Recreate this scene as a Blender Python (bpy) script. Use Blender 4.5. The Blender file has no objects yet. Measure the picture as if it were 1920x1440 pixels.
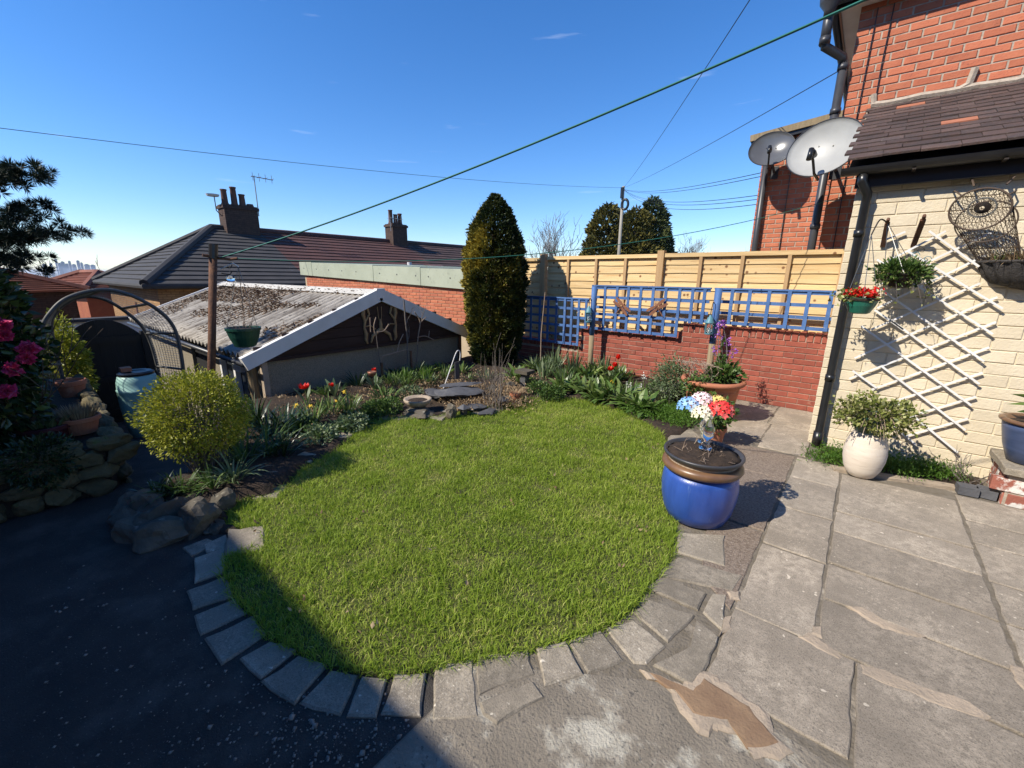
import bpy, math, random
import numpy as np
from mathutils import Vector, Matrix, noise as mnoise
random.seed(7); rng = np.random.default_rng(11)
R = math.radians
scene = bpy.context.scene
col = scene.collection

# ------------------------------------------------------------------ camera
F_PX, PITCH, YAW, ROLL, CAM_H = 795.0, R(14.3), R(39.3), R(0.6), 1.65
_f = np.array([-math.sin(YAW)*math.cos(PITCH), math.cos(YAW)*math.cos(PITCH), -math.sin(PITCH)])
_r0 = np.array([math.cos(YAW), math.sin(YAW), 0.0]); _u0 = np.cross(_r0, _f)
_r = _r0*math.cos(ROLL)+_u0*math.sin(ROLL); _u = -_r0*math.sin(ROLL)+_u0*math.cos(ROLL)
cam_data = bpy.data.cameras.new('camera'); cam = bpy.data.objects.new('camera', cam_data); col.objects.link(cam)
cam_data.sensor_width = 36.0; cam_data.lens = F_PX/1920*36.0; cam_data.clip_start = 0.05; cam_data.clip_end = 30000
cam.matrix_world = Matrix(((_r[0], _u[0], -_f[0], 0), (_r[1], _u[1], -_f[1], 0), (_r[2], _u[2], -_f[2], CAM_H), (0, 0, 0, 1)))
scene.camera = cam

# ------------------------------------------------------------------ sky, sun, exposure
SUN_EL, SUN_AZ = R(43), R(63)            # SUN_AZ: direction the light travels, from +X towards +Y
world = bpy.data.worlds.new('World'); scene.world = world; world.use_nodes = True
wn = world.node_tree; wn.nodes.clear()
sky = wn.nodes.new('ShaderNodeTexSky'); sky.sky_type = 'NISHITA'; sky.sun_disc = False
sky.sun_elevation = SUN_EL; sky.sun_rotation = math.atan2(-math.cos(SUN_AZ), -math.sin(SUN_AZ))
sky.altitude = 0; sky.air_density = 1.0; sky.dust_density = 0.0; sky.ozone_density = 1.8
bg = wn.nodes.new('ShaderNodeBackground'); bg.inputs['Strength'].default_value = 0.13
wo = wn.nodes.new('ShaderNodeOutputWorld')
sat = wn.nodes.new('ShaderNodeHueSaturation'); sat.inputs['Saturation'].default_value = 1.2; wb = wn.nodes.new('ShaderNodeMix'); wb.data_type = 'RGBA'; wb.blend_type = 'MULTIPLY'; wb.inputs[0].default_value = 1; wb.inputs[7].default_value = (.82, .91, 1.12, 1); wn.links.new(sky.outputs[0], wb.inputs[6]); wn.links.new(wb.outputs[2], sat.inputs['Color'])
# a few thin streaks of high cloud
tc = wn.nodes.new('ShaderNodeTexCoord'); mp = wn.nodes.new('ShaderNodeMapping'); mp.inputs['Scale'].default_value = (2.2, 2.2, 22); mp.inputs['Rotation'].default_value = (.12, .05, 0); wn.links.new(tc.outputs['Generated'], mp.inputs['Vector'])
cn = wn.nodes.new('ShaderNodeTexNoise'); cn.inputs['Scale'].default_value = 2.3; cn.inputs['Detail'].default_value = 7; cn.inputs['Roughness'].default_value = .55; wn.links.new(mp.outputs[0], cn.inputs['Vector'])
cm = wn.nodes.new('ShaderNodeMapRange'); cm.inputs[1].default_value = .66; cm.inputs[2].default_value = .95; cm.inputs[4].default_value = .35; wn.links.new(cn.outputs['Fac'], cm.inputs[0])
cx = wn.nodes.new('ShaderNodeMix'); cx.data_type = 'RGBA'; cx.inputs[7].default_value = (9, 9.3, 9.8, 1); wn.links.new(cm.outputs[0], cx.inputs[0]); wn.links.new(sat.outputs[0], cx.inputs[6])
wn.links.new(cx.outputs[2], bg.inputs['Color']); wn.links.new(bg.outputs[0], wo.inputs['Surface'])
sun_data = bpy.data.lights.new('sun', 'SUN'); sun_data.energy = 5.0; sun_data.angle = R(0.5); sun_data.color = (1, 0.93, 0.81)
sun = bpy.data.objects.new('sun', sun_data); col.objects.link(sun)
LD = Vector((math.cos(SUN_EL)*math.cos(SUN_AZ), math.cos(SUN_EL)*math.sin(SUN_AZ), -math.sin(SUN_EL)))
sun.rotation_euler = LD.to_track_quat('-Z', 'Y').to_euler(); sun.location = (-10, -20, 20)
scene.view_settings.view_transform = 'Standard'; scene.view_settings.look = 'None'
scene.view_settings.gamma = 1.0; scene.view_settings.exposure = 0.42; scene.view_settings.use_curve_mapping = False

# ------------------------------------------------------------------ measuring: where a sight line of the survey meets a known plane
def _ray(x, y): return _f*F_PX+_r*(x-960)-_u*(y-720)
def G(x, y, z=0.0): d = _ray(x, y); return Vector(np.array([0, 0, CAM_H])+d*((z-CAM_H)/d[2]))
def PY(x, y, Y): d = _ray(x, y); return Vector(np.array([0, 0, CAM_H])+d*(Y/d[1]))
def PX(x, y, X): d = _ray(x, y); return Vector(np.array([0, 0, CAM_H])+d*(X/d[0]))

# ------------------------------------------------------------------ object helpers
def wloc(o):
    v = Vector((0, 0, 0))
    while o is not None: v += o.location; o = o.parent
    return v
def link(name, me, parent=None, loc=None):
    o = bpy.data.objects.new(name, me); col.objects.link(o)
    if parent is not None: o.parent = parent
    if loc is not None: o.location = Vector(loc)-(wloc(parent) if parent is not None else Vector((0, 0, 0)))
    return o
def tag(o, label=None, cat=None, group=None, kind=None):
    if label: o['label'] = label
    if cat: o['category'] = cat
    if group: o['group'] = group
    if kind: o['kind'] = kind
    return o
def thing(name, label, cat, loc=(0, 0, 0), group=None):
    o = bpy.data.objects.new(name, None); col.objects.link(o); o.location = loc; o.empty_display_size = .1
    return tag(o, label, cat, group)
def copy_thing(src, loc, label=None):
    def rec(o, par):
        c = o.copy(); col.objects.link(c); c.parent = par
        for ch in list(o.children): rec(ch, c)
        return c
    c = rec(src, None); c.location = loc
    if label: c['label'] = label
    return c

def perp(d):
    a = Vector((0, 0, 1)) if abs(d.z) < .9 else Vector((1, 0, 0))
    s = d.cross(a).normalized(); return s, s.cross(d).normalized()

class MB:
    def __init__(s): s.v = []; s.f = []
    def add(s, vs, fs):
        n = len(s.v); s.v += [tuple(p) for p in vs]; s.f += [tuple(i+n for i in q) for q in fs]; return s
    def box(s, x0, x1, y0, y1, z0, z1):
        return s.add([(x0, y0, z0), (x1, y0, z0), (x1, y1, z0), (x0, y1, z0), (x0, y0, z1), (x1, y0, z1), (x1, y1, z1), (x0, y1, z1)],
                     [(3, 2, 1, 0), (4, 5, 6, 7), (0, 1, 5, 4), (1, 2, 6, 5), (2, 3, 7, 6), (3, 0, 4, 7)])
    def obox(s, c, ax, ay, az):
        c, ax, ay, az = Vector(c), Vector(ax), Vector(ay), Vector(az)
        P = [c+i*ax+j*ay+k*az for k in (-1, 1) for (i, j) in ((-1, -1), (1, -1), (1, 1), (-1, 1))]
        return s.add(P, [(3, 2, 1, 0), (4, 5, 6, 7), (0, 1, 5, 4), (1, 2, 6, 5), (2, 3, 7, 6), (3, 0, 4, 7)])
    def bar(s, a, b, w, h, up=(0, 0, 1)):
        a, b = Vector(a), Vector(b); d = (b-a); l = d.length; d /= l; up = Vector(up)
        sd = d.cross(up).normalized(); u2 = sd.cross(d)
        return s.obox((a+b)/2, d*l/2, sd*w/2, u2*h/2)
    def tube(s, pts, r, n=8, cap=True):
        pts = [Vector(p) for p in pts]; m = len(pts)
        rr = r if isinstance(r, (list, tuple)) else [r]*m
        vs = []; fs = []; sd = None
        for i, p in enumerate(pts):
            d = (pts[min(i+1, m-1)]-pts[max(i-1, 0)])
            d = d.normalized() if d.length > 1e-9 else Vector((0, 0, 1))
            if sd is None: sd, up = perp(d)
            else:
                sd = (sd-d*sd.dot(d)); sd = sd.normalized() if sd.length > 1e-6 else perp(d)[0]
                up = sd.cross(d).normalized()
            for k in range(n):
                a = 2*math.pi*k/n; vs.append(p+(sd*math.cos(a)+up*math.sin(a))*rr[i])
        for i in range(m-1):
            for k in range(n):
                a, b = i*n+k, i*n+(k+1) % n; fs.append((a, b, b+n, a+n))
        if cap: fs.append(tuple(range(n-1, -1, -1))); fs.append(tuple((m-1)*n+k for k in range(n)))
        return s.add(vs, fs)
    def lathe(s, prof, n=28, c=(0, 0, 0), sx=1, sy=1, close=False):
        vs = []; fs = []; m = len(prof)
        for (r, z) in prof:
            for k in range(n):
                a = 2*math.pi*k/n; vs.append((c[0]+r*sx*math.cos(a), c[1]+r*sy*math.sin(a), c[2]+z))
        for i in range(m-1):
            for k in range(n):
                a, b = i*n+k, i*n+(k+1) % n; fs.append((a, b, b+n, a+n))
        if prof[0][0] > 1e-6: fs.append(tuple(range(n-1, -1, -1)))
        if prof[-1][0] > 1e-6: fs.append(tuple((m-1)*n+k for k in range(n)))
        return s.add(vs, fs)
    def prism(s, poly, z0, z1):
        n = len(poly); a = sum(poly[i][0]*poly[(i+1) % n][1]-poly[(i+1) % n][0]*poly[i][1] for i in range(n))
        if a < 0: poly = poly[::-1]
        vs = [(p[0], p[1], z0) for p in poly]+[(p[0], p[1], z1) for p in poly]
        fs = [tuple(range(n-1, -1, -1)), tuple(range(n, 2*n))]+[(i, (i+1) % n, n+(i+1) % n, n+i) for i in range(n)]
        return s.add(vs, fs)
    def mesh(s, name, off=None, smooth=False):
        me = bpy.data.meshes.new(name)
        v = s.v if off is None else [(p[0]-off[0], p[1]-off[1], p[2]-off[2]) for p in s.v]
        me.from_pydata(v, [], s.f); me.update()
        if smooth: me.polygons.foreach_set('use_smooth', [True]*len(me.polygons))
        return me
    def build(s, name, mat, parent=None, smooth=False, loc=None):
        """vertices are in world space; the object's origin goes to loc, else to its own footprint centre"""
        if loc is None:
            a = np.array(s.v); lo, hi = a.min(0), a.max(0); loc = ((lo[0]+hi[0])/2, (lo[1]+hi[1])/2, lo[2])
        me = s.mesh(name, loc, smooth); me.materials.append(mat)
        return link(name, me, parent, loc)

def np_mesh(name, V, Fc, mat, parent=None, rnd=None, smooth=False, loc=None):
    V = np.asarray(V, dtype=np.float64); Fc = np.asarray(Fc, dtype=np.int32)
    if loc is None: lo, hi = V.min(0), V.max(0); loc = ((lo[0]+hi[0])/2, (lo[1]+hi[1])/2, lo[2])
    me = bpy.data.meshes.new(name); n, m, k = len(V), len(Fc), Fc.shape[1]
    me.vertices.add(n); me.vertices.foreach_set('co', (V-np.array(loc)).astype(np.float32).ravel())
    me.loops.add(m*k); me.loops.foreach_set('vertex_index', Fc.ravel())
    me.polygons.add(m); me.polygons.foreach_set('loop_start', np.arange(0, m*k, k, dtype=np.int32))
    me.update(calc_edges=True)
    if smooth: me.polygons.foreach_set('use_smooth', np.ones(m, dtype=bool))
    if rnd is not None:
        at = me.attributes.new('rnd', 'FLOAT', 'POINT'); at.data.foreach_set('value', np.asarray(rnd, dtype=np.float32))
    me.materials.append(mat); return link(name, me, parent, loc)

def unit(a): return a/np.maximum(np.linalg.norm(a, axis=1, keepdims=True), 1e-9)
def rand_dirs(n): return unit(rng.normal(size=(n, 3)))
def leaf_geo(P, T, N, L, W, fold=.25):
    n = len(P); S = unit(np.cross(T, N)); L = np.broadcast_to(np.asarray(L, float), (n,))[:, None]; W = np.broadcast_to(np.asarray(W, float), (n,))[:, None]
    N2 = unit(np.cross(S, T)); m = P+T*L*.45
    V = np.stack([P, m+S*W/2+N2*fold*W, P+T*L, m-S*W/2+N2*fold*W], 1).reshape(-1, 3); i = np.arange(n)[:, None]*4
    return V, np.concatenate([i+[0, 1, 2], i+[0, 2, 3]], 0)
def leaves(name, P, T, L, W, mat, parent=None, rnd=None, fold=.25, N=None, loc=None):
    n = len(P); N = rand_dirs(n) if N is None else N
    V, Fc = leaf_geo(P, unit(T), N, L, W, fold); r = rng.random(n) if rnd is None else rnd
    return np_mesh(name, V, Fc, mat, parent, np.repeat(r, 4), loc=loc)
def straps(name, bases, dirs, L, W, droop, mat, parent=None, seg=5, rnd=None, loc=None, wprof=(.55, .9, 1, .85, .55, .05)):
    """arching strap leaves: bases (n,3), dirs (n,3) start directions"""
    bases = np.asarray(bases, float); d = unit(np.asarray(dirs, float)); n = len(bases)
    L = np.broadcast_to(np.asarray(L, float), (n,)); W = np.broadcast_to(np.asarray(W, float), (n,)); droop = np.broadcast_to(np.asarray(droop, float), (n,))
    side = unit(np.cross(d, np.array([0, 0, 1.0])+rng.normal(size=(n, 3))*.15)); p = bases.copy(); rows = []
    for k in range(seg+1):
        w = np.interp(k/seg, np.linspace(0, 1, len(wprof)), wprof)*W/2
        rows.append(p+side*w[:, None]); rows.append(p-side*w[:, None])
        d = unit(d+np.array([0, 0, -1.0])*(droop/seg*(0.4+1.2*k/seg))[:, None]); p = p+d*(L/seg)[:, None]
    V = np.stack(rows, 1).reshape(-1, 3); m = 2*(seg+1); i = np.arange(n)[:, None]*m
    Fc = np.concatenate([i+[2*k, 2*k+1, 2*k+3, 2*k+2] for k in range(seg)], 0)
    r = rng.random(n) if rnd is None else rnd
    return np_mesh(name, V, Fc, mat, parent, np.repeat(r, m), loc=loc, smooth=True)

# ------------------------------------------------------------------ materials
MATS = {}
def _mat(name):
    m = bpy.data.materials.new(name); m.use_nodes = True; nt = m.node_tree; nt.nodes.clear(); MATS[name] = m
    out = nt.nodes.new('ShaderNodeOutputMaterial'); return m, nt, out
def nd(nt, t, **kw):
    n = nt.nodes.new(t)
    for k, v in kw.items():
        if k.startswith('_'): setattr(n, k[1:], v)
        else: n.inputs[k.replace('__', ' ')].default_value = v
    return n
def rgb(c): return (c[0], c[1], c[2], 1)
def mixc(nt, fac, a, b, mode='MIX'):
    n = nt.nodes.new('ShaderNodeMix'); n.data_type = 'RGBA'; n.blend_type = mode
    for sock, val in ((n.inputs[0], fac), (n.inputs[6], a), (n.inputs[7], b)):
        if isinstance(val, bpy.types.NodeSocket): nt.links.new(val, sock)
        elif isinstance(val, (tuple, list)): sock.default_value = rgb(val)
        else: sock.default_value = val
    return n.outputs[2]
def ramp(nt, src, p0, p1):
    n = nt.nodes.new('ShaderNodeMapRange'); n.inputs[1].default_value = p0; n.inputs[2].default_value = p1; nt.links.new(src, n.inputs[0]); return n.outputs[0]
def pos(nt, sc=(1, 1, 1)):
    g = nt.nodes.new('ShaderNodeNewGeometry'); mp = nt.nodes.new('ShaderNodeMapping'); mp.inputs['Scale'].default_value = sc
    nt.links.new(g.outputs['Position'], mp.inputs['Vector']); return mp.outputs[0]
def tnoise(nt, vec, scale, detail=5, rough=.6, dist=0):
    n = nd(nt, 'ShaderNodeTexNoise', Scale=scale, Detail=detail, Roughness=rough, Distortion=dist); nt.links.new(vec, n.inputs['Vector']); return n.outputs['Fac']
def M(name, c, c2=None, rough=.75, scale=6, lo=.35, hi=.65, bump=0, bscale=40, objrand=0, metal=0, spec=.35, stretch=(1, 1, 1),
      spots=None, spot_col=(0, 0, 0), spot_scale=30, spot_lo=.62, spot_hi=.7, c3=None, s3=1.5, lo3=.5, hi3=.65, attr=False, coat=0, knots=None, stripe=None, courses=None):
    """two-tone noise colour + optional third patches + optional spots + bump"""
    if name in MATS: return MATS[name]
    m, nt, out = _mat(name); b = nt.nodes.new('ShaderNodeBsdfPrincipled'); v = pos(nt, stretch)
    if objrand:                                   # every piece reads its own stretch of the noise
        oi = nt.nodes.new('ShaderNodeObjectInfo'); va = nt.nodes.new('ShaderNodeVectorMath'); va.operation = 'MULTIPLY_ADD'
        cb = nt.nodes.new('ShaderNodeCombineXYZ')
        for k in range(3): nt.links.new(oi.outputs['Random'], cb.inputs[k])
        va.inputs[1].default_value = (37, 61, 83); nt.links.new(cb.outputs[0], va.inputs[0]); nt.links.new(v, va.inputs[2]); v = va.outputs[0]
    n1 = tnoise(nt, v, scale)
    c2 = c2 or tuple(x*.75 for x in c); base = mixc(nt, ramp(nt, n1, lo, hi), c, c2)
    if c3 is not None: base = mixc(nt, ramp(nt, tnoise(nt, v, s3, 7, .65), lo3, hi3), base, c3)
    if spots: 
        f = nt.nodes.new('ShaderNodeMath'); f.operation = 'MULTIPLY'; f.inputs[1].default_value = spots
        nt.links.new(ramp(nt, tnoise(nt, v, spot_scale, 3, .5), spot_lo, spot_hi), f.inputs[0]); base = mixc(nt, f.outputs[0], base, spot_col)
    if stripe:                                    # dirt lodged in the troughs of a corrugated sheet
        sx = nt.nodes.new('ShaderNodeSeparateXYZ'); nt.links.new(pos(nt), sx.inputs[0]); mu = nt.nodes.new('ShaderNodeMath'); mu.operation = 'MULTIPLY'; mu.inputs[1].default_value = 2*math.pi/stripe; nt.links.new(sx.outputs[0], mu.inputs[0])
        sn = nt.nodes.new('ShaderNodeMath'); sn.operation = 'SINE'; nt.links.new(mu.outputs[0], sn.inputs[0]); fm = nt.nodes.new('ShaderNodeMath'); fm.operation = 'MULTIPLY'; nt.links.new(ramp(nt, sn.outputs[0], -.1, -.8), fm.inputs[0]); nt.links.new(ramp(nt, tnoise(nt, pos(nt), 3, 5, .6), .3, .6), fm.inputs[1]); base = mixc(nt, fm.outputs[0], base, (.13, .11, .09))
    if courses:
        sx = nt.nodes.new('ShaderNodeSeparateXYZ'); nt.links.new(pos(nt), sx.inputs[0]); ad = nt.nodes.new('ShaderNodeMath'); nt.links.new(sx.outputs[0], ad.inputs[0]); nt.links.new(sx.outputs[1], ad.inputs[1]); cb2 = nt.nodes.new('ShaderNodeCombineXYZ'); nt.links.new(ad.outputs[0], cb2.inputs[0]); nt.links.new(sx.outputs[2], cb2.inputs[1])
        bt = nd(nt, 'ShaderNodeTexBrick', Scale=1.0); bt.inputs['Color1'].default_value = (1, 1, 1, 1); bt.inputs['Color2'].default_value = (.75, .75, .75, 1); bt.inputs['Mortar'].default_value = (courses, courses, courses, 1); bt.inputs['Mortar Size'].default_value = .012; bt.inputs['Brick Width'].default_value = .225; bt.inputs['Row Height'].default_value = .075
        nt.links.new(cb2.outputs[0], bt.inputs['Vector']); base = mixc(nt, 1.0, base, bt.outputs[0], 'MULTIPLY')
    if knots:
        vo = nd(nt, 'ShaderNodeTexVoronoi', Scale=knots); nt.links.new(pos(nt), vo.inputs['Vector']); base = mixc(nt, ramp(nt, vo.outputs['Distance'], .2, .11), base, (.2, .09, .035))
    if objrand:
        f = nt.nodes.new('ShaderNodeMapRange'); f.inputs[3].default_value = 1-objrand; f.inputs[4].default_value = 1+objrand*.7; nt.links.new(oi.outputs['Random'], f.inputs[0])
        hs = nt.nodes.new('ShaderNodeHueSaturation'); nt.links.new(f.outputs[0], hs.inputs['Value']); nt.links.new(base, hs.inputs['Color']); base = hs.outputs[0]
    nt.links.new(base, b.inputs['Base Color'])
    b.inputs['Roughness'].default_value = rough; b.inputs['Metallic'].default_value = metal; b.inputs['Specular IOR Level'].default_value = spec
    if coat: b.inputs['Coat Weight'].default_value = coat; b.inputs['Coat Roughness'].default_value = .12
    if bump:
        bp = nd(nt, 'ShaderNodeBump', Strength=min(1, bump), Distance=.012 if bump <= 1 else .012*bump)
        nt.links.new(tnoise(nt, v, bscale, 6, .65), bp.inputs['Height']); nt.links.new(bp.outputs[0], b.inputs['Normal'])
    nt.links.new(b.outputs[0], out.inputs['Surface']); return m
def LEAF(name, a, b_, c=None, trans=.3, rough=.5, spec=.3):
    """leaf colours picked by each leaf's own number; thin leaves let light through"""
    if name in MATS: return MATS[name]
    m, nt, out = _mat(name); at = nt.nodes.new('ShaderNodeAttribute'); at.attribute_name = 'rnd'
    cr = nt.nodes.new('ShaderNodeValToRGB'); e = cr.color_ramp.elements; e[0].color = rgb(a); e[1].color = rgb(c or b_); e[1].position = 1
    if c: k = cr.color_ramp.elements.new(.6); k.color = rgb(b_)
    nt.links.new(at.outputs['Fac'], cr.inputs[0])
    p = nt.nodes.new('ShaderNodeBsdfPrincipled'); p.inputs['Roughness'].default_value = rough; p.inputs['Specular IOR Level'].default_value = spec
    nt.links.new(cr.outputs[0], p.inputs['Base Color'])
    t = nt.nodes.new('ShaderNodeBsdfTranslucent'); nt.links.new(cr.outputs[0], t.inputs['Color'])
    mx = nt.nodes.new('ShaderNodeMixShader'); mx.inputs[0].default_value = trans
    nt.links.new(p.outputs[0], mx.inputs[1]); nt.links.new(t.outputs[0], mx.inputs[2]); nt.links.new(mx.outputs[0], out.inputs['Surface']); return m
def GLASS(name, c=(.9, .95, .95), rough=.03):
    m, nt, out = _mat(name); g = nt.nodes.new('ShaderNodeBsdfPrincipled'); g.inputs['Base Color'].default_value = rgb(c)
    g.inputs['Transmission Weight'].default_value = 1; g.inputs['Roughness'].default_value = rough; g.inputs['IOR'].default_value = 1.45
    nt.links.new(g.outputs[0], out.inputs['Surface']); return m

m_brick = M('house brick', (.5, .165, .085), (.42, .125, .065), rough=.8, scale=5, bump=.5, bscale=60, objrand=.16, spots=.5, spot_col=(.22, .07, .05), spot_scale=45)
m_brick_b = M('garden wall brick', (.33, .092, .058), (.27, .07, .048), rough=.8, scale=7, bump=.35, bscale=60, objrand=.2, spots=.4, spot_col=(.13, .05, .045), spot_scale=30, c3=(.42, .2, .14), s3=9, lo3=.6, hi3=.75)
m_brick_n = M('neighbour brick', (.5, .17, .085), (.42, .13, .075), rough=.8, scale=5, bump=.4, bscale=50, objrand=.15)
m_mortar = M('mortar', (.46, .39, .31), (.34, .28, .22), rough=.95, scale=20, bump=.6, bscale=90)
m_mortar_d = M('dark mortar', (.44, .34, .27), (.34, .26, .2), rough=.95, scale=20, bump=.6, bscale=90)
m_cream = M('cream masonry paint', (.67, .58, .425), (.59, .5, .355), rough=.7, scale=3, bump=.5, bscale=50, objrand=.05, spots=.55, spot_col=(.5, .41, .29), spot_scale=14, spot_lo=.66, spot_hi=.76, c3=(.68, .54, .33), s3=1.1, lo3=.62, hi3=.78)
m_tile = M('clay roof tile', (.1, .062, .05), (.07, .052, .048), rough=.75, scale=8, bump=.5, bscale=50, objrand=.3, spots=.6, spot_col=(.16, .14, .11), spot_scale=40)
m_tile_new = M('orange clay tile', (.42, .16, .09), rough=.75, scale=8)
m_black = M('black plastic', (.012, .012, .013), (.018, .018, .018), rough=.32, spec=.5, scale=9)
m_grey_pipe = M('grey plastic pipe', (.035, .036, .04), (.05, .05, .055), rough=.4, spec=.5, scale=5)
m_white = M('white paint', (.74, .73, .71), (.66, .64, .61), rough=.5, scale=4)
m_blue = M('blue painted timber', (.075, .165, .38), (.055, .125, .3), rough=.6, scale=9, bump=.4, bscale=80, objrand=.12, spots=.7, spot_col=(.3, .31, .38), spot_scale=22, spot_lo=.66, spot_hi=.72)
m_wood = M('larch fence board', (.7, .51, .265), (.6, .41, .19), rough=.7, scale=3, stretch=(.5, 1, 9), bump=.35, bscale=14, objrand=.2, spots=.85, spot_col=(.27, .13, .05), spot_scale=4, spot_lo=.68, spot_hi=.76, c3=(.5, .3, .12), s3=1.6, lo3=.55, hi3=.7, knots=8)
m_wood_post = M('fence timber', (.5, .33, .17), (.4, .25, .12), rough=.75, scale=3, stretch=(9, 9, .6), bump=.35, bscale=14, objrand=.15)
m_wood_old = M('weathered post', (.3, .23, .14), (.22, .17, .1), rough=.85, scale=3, stretch=(12, 12, 1), bump=.6, bscale=14)
def PAVING(name, c, dark, pale, objrand=.12):
    m, nt, out = _mat(name); b = nt.nodes.new('ShaderNodeBsdfPrincipled'); v = pos(nt); b.inputs['Roughness'].default_value = .9; b.inputs['Specular IOR Level'].default_value = .3
    base = mixc(nt, ramp(nt, tnoise(nt, v, 3.1, 6, .6), .38, .62), c, tuple(x*.62 for x in c))
    base = mixc(nt, ramp(nt, tnoise(nt, v, 24, 6, .7), .42, .62), base, tuple(x*.62 for x in c))
    f = nt.nodes.new('ShaderNodeMath'); f.operation = 'MULTIPLY'; f.inputs[1].default_value = .7; nt.links.new(ramp(nt, tnoise(nt, v, 190, 3, .6), .5, .68), f.inputs[0]); base = mixc(nt, f.outputs[0], base, dark)
    f = nt.nodes.new('ShaderNodeMath'); f.operation = 'MULTIPLY'; nt.links.new(ramp(nt, tnoise(nt, v, 70, 6, .75), .54, .68), f.inputs[0]); nt.links.new(ramp(nt, tnoise(nt, v, 2.1, 4, .6), .42, .68), f.inputs[1]); base = mixc(nt, f.outputs[0], base, pale)
    base = mixc(nt, ramp(nt, tnoise(nt, v, 30, 2, .4), .73, .77), base, pale)
    oi = nt.nodes.new('ShaderNodeObjectInfo'); mr = nt.nodes.new('ShaderNodeMapRange'); mr.inputs[3].default_value = 1-objrand; mr.inputs[4].default_value = 1+objrand; nt.links.new(oi.outputs['Random'], mr.inputs[0])
    hs = nt.nodes.new('ShaderNodeHueSaturation'); nt.links.new(mr.outputs[0], hs.inputs['Value']); nt.links.new(base, hs.inputs['Color']); nt.links.new(hs.outputs[0], b.inputs['Base Color'])
    bp = nd(nt, 'ShaderNodeBump', Strength=.8, Distance=.008); nt.links.new(tnoise(nt, v, 95, 8, .75), bp.inputs['Height']); nt.links.new(bp.outputs[0], b.inputs['Normal'])
    nt.links.new(b.outputs[0], out.inputs['Surface']); return m
m_slab = PAVING('concrete paving', (.44, .37, .285), (.1, .086, .066), (.58, .5, .39), .16)
m_stone = PAVING('edging stone', (.37, .315, .24), (.12, .105, .08), (.55, .49, .39), .22)
m_joint = M('joint soil and mortar', (.15, .125, .09), (.21, .18, .14), rough=.95, scale=14, bump=1, bscale=70, c3=(.42, .36, .28), s3=3, lo3=.58, hi3=.68)
m_sandm = M('sand mortar smear', (.42, .33, .24), (.31, .25, .185), rough=.95, scale=9, bump=.8, bscale=60)
m_brownm = M('brown repair mortar', (.26, .17, .1), (.2, .125, .075), rough=.9, scale=8, bump=.6, bscale=50)
m_tarmac = M('path tarmac', (.055, .047, .04), (.04, .034, .03), rough=.9, scale=5, bump=1, bscale=150, c3=(.095, .085, .072), s3=2.4, lo3=.5, hi3=.68, spots=.6, spot_col=(.16, .15, .14), spot_scale=120, spot_lo=.64, spot_hi=.7)
m_soil = M('bed soil', (.055, .036, .024), (.03, .021, .015), rough=.95, scale=18, bump=1.5, bscale=40)
m_terra = M('terracotta', (.44, .17, .09), (.36, .13, .07), rough=.8, scale=6, bump=.3, bscale=50, spots=.4, spot_col=(.5, .33, .23), spot_scale=9)
m_bluepot = M('blue glaze', (.03, .085, .36), (.02, .06, .27), rough=.36, scale=3, stretch=(4, 4, .7), spec=.55, spots=.55, spot_col=(.2, .3, .5), spot_scale=7, spot_lo=.64, spot_hi=.8, coat=.3, bump=.15, bscale=25)
m_brownglaze = M('brown glaze', (.2, .11, .055), (.13, .07, .04), rough=.35, scale=8, spec=.5)
m_metal_d = M('dark iron', (.035, .032, .03), (.06, .045, .035), rough=.55, metal=.6, scale=20)
m_rust = M('rusty steel', (.16, .075, .04), (.09, .045, .03), rough=.85, scale=15, bump=.5, bscale=60)
m_rock = M('rockery stone', (.13, .11, .08), (.075, .065, .05), rough=.9, scale=5, bump=1.5, bscale=14, objrand=.3, spots=.5, spot_col=(.33, .31, .25), spot_scale=12)
m_slate = M('slate', (.1, .1, .105), (.07, .07, .075), rough=.75, scale=6, bump=.6, bscale=30, objrand=.25)
m_bark = M('bark', (.1, .075, .055), (.06, .045, .035), rough=.95, scale=10, bump=1, bscale=25)
m_twig = M('pale twig', (.36, .27, .2), (.26, .19, .14), rough=.85, scale=12)
m_twig_g = M('grey twig', (.17, .145, .125), (.12, .1, .09), rough=.9, scale=12)
m_wire = M('galvanised wire', (.28, .28, .27), rough=.5, metal=.7)
m_glass = GLASS('clear glass')
# ================================================================== SETTING
def inpoly(x, y, poly):
    c = False; n = len(poly); j = n-1
    for i in range(n):
        xi, yi = poly[i]; xj, yj = poly[j]
        if (yi > y) != (yj > y) and x < (xj-xi)*(y-yi)/(yj-yi)+xi: c = not c
        j = i
    return c
def ipoly(X, Y, poly):
    c = np.zeros(X.shape, bool); n = len(poly); j = n-1
    for i in range(n):
        xi, yi = poly[i]; xj, yj = poly[j]
        if yi != yj: c ^= ((yi > Y) != (yj > Y)) & (X < (xj-xi)*(Y-yi)/(yj-yi)+xi)
        j = i
    return c
def gpx(pts, z=0.0): return [tuple(G(x, y, z)[:2]) for x, y in pts]

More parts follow.
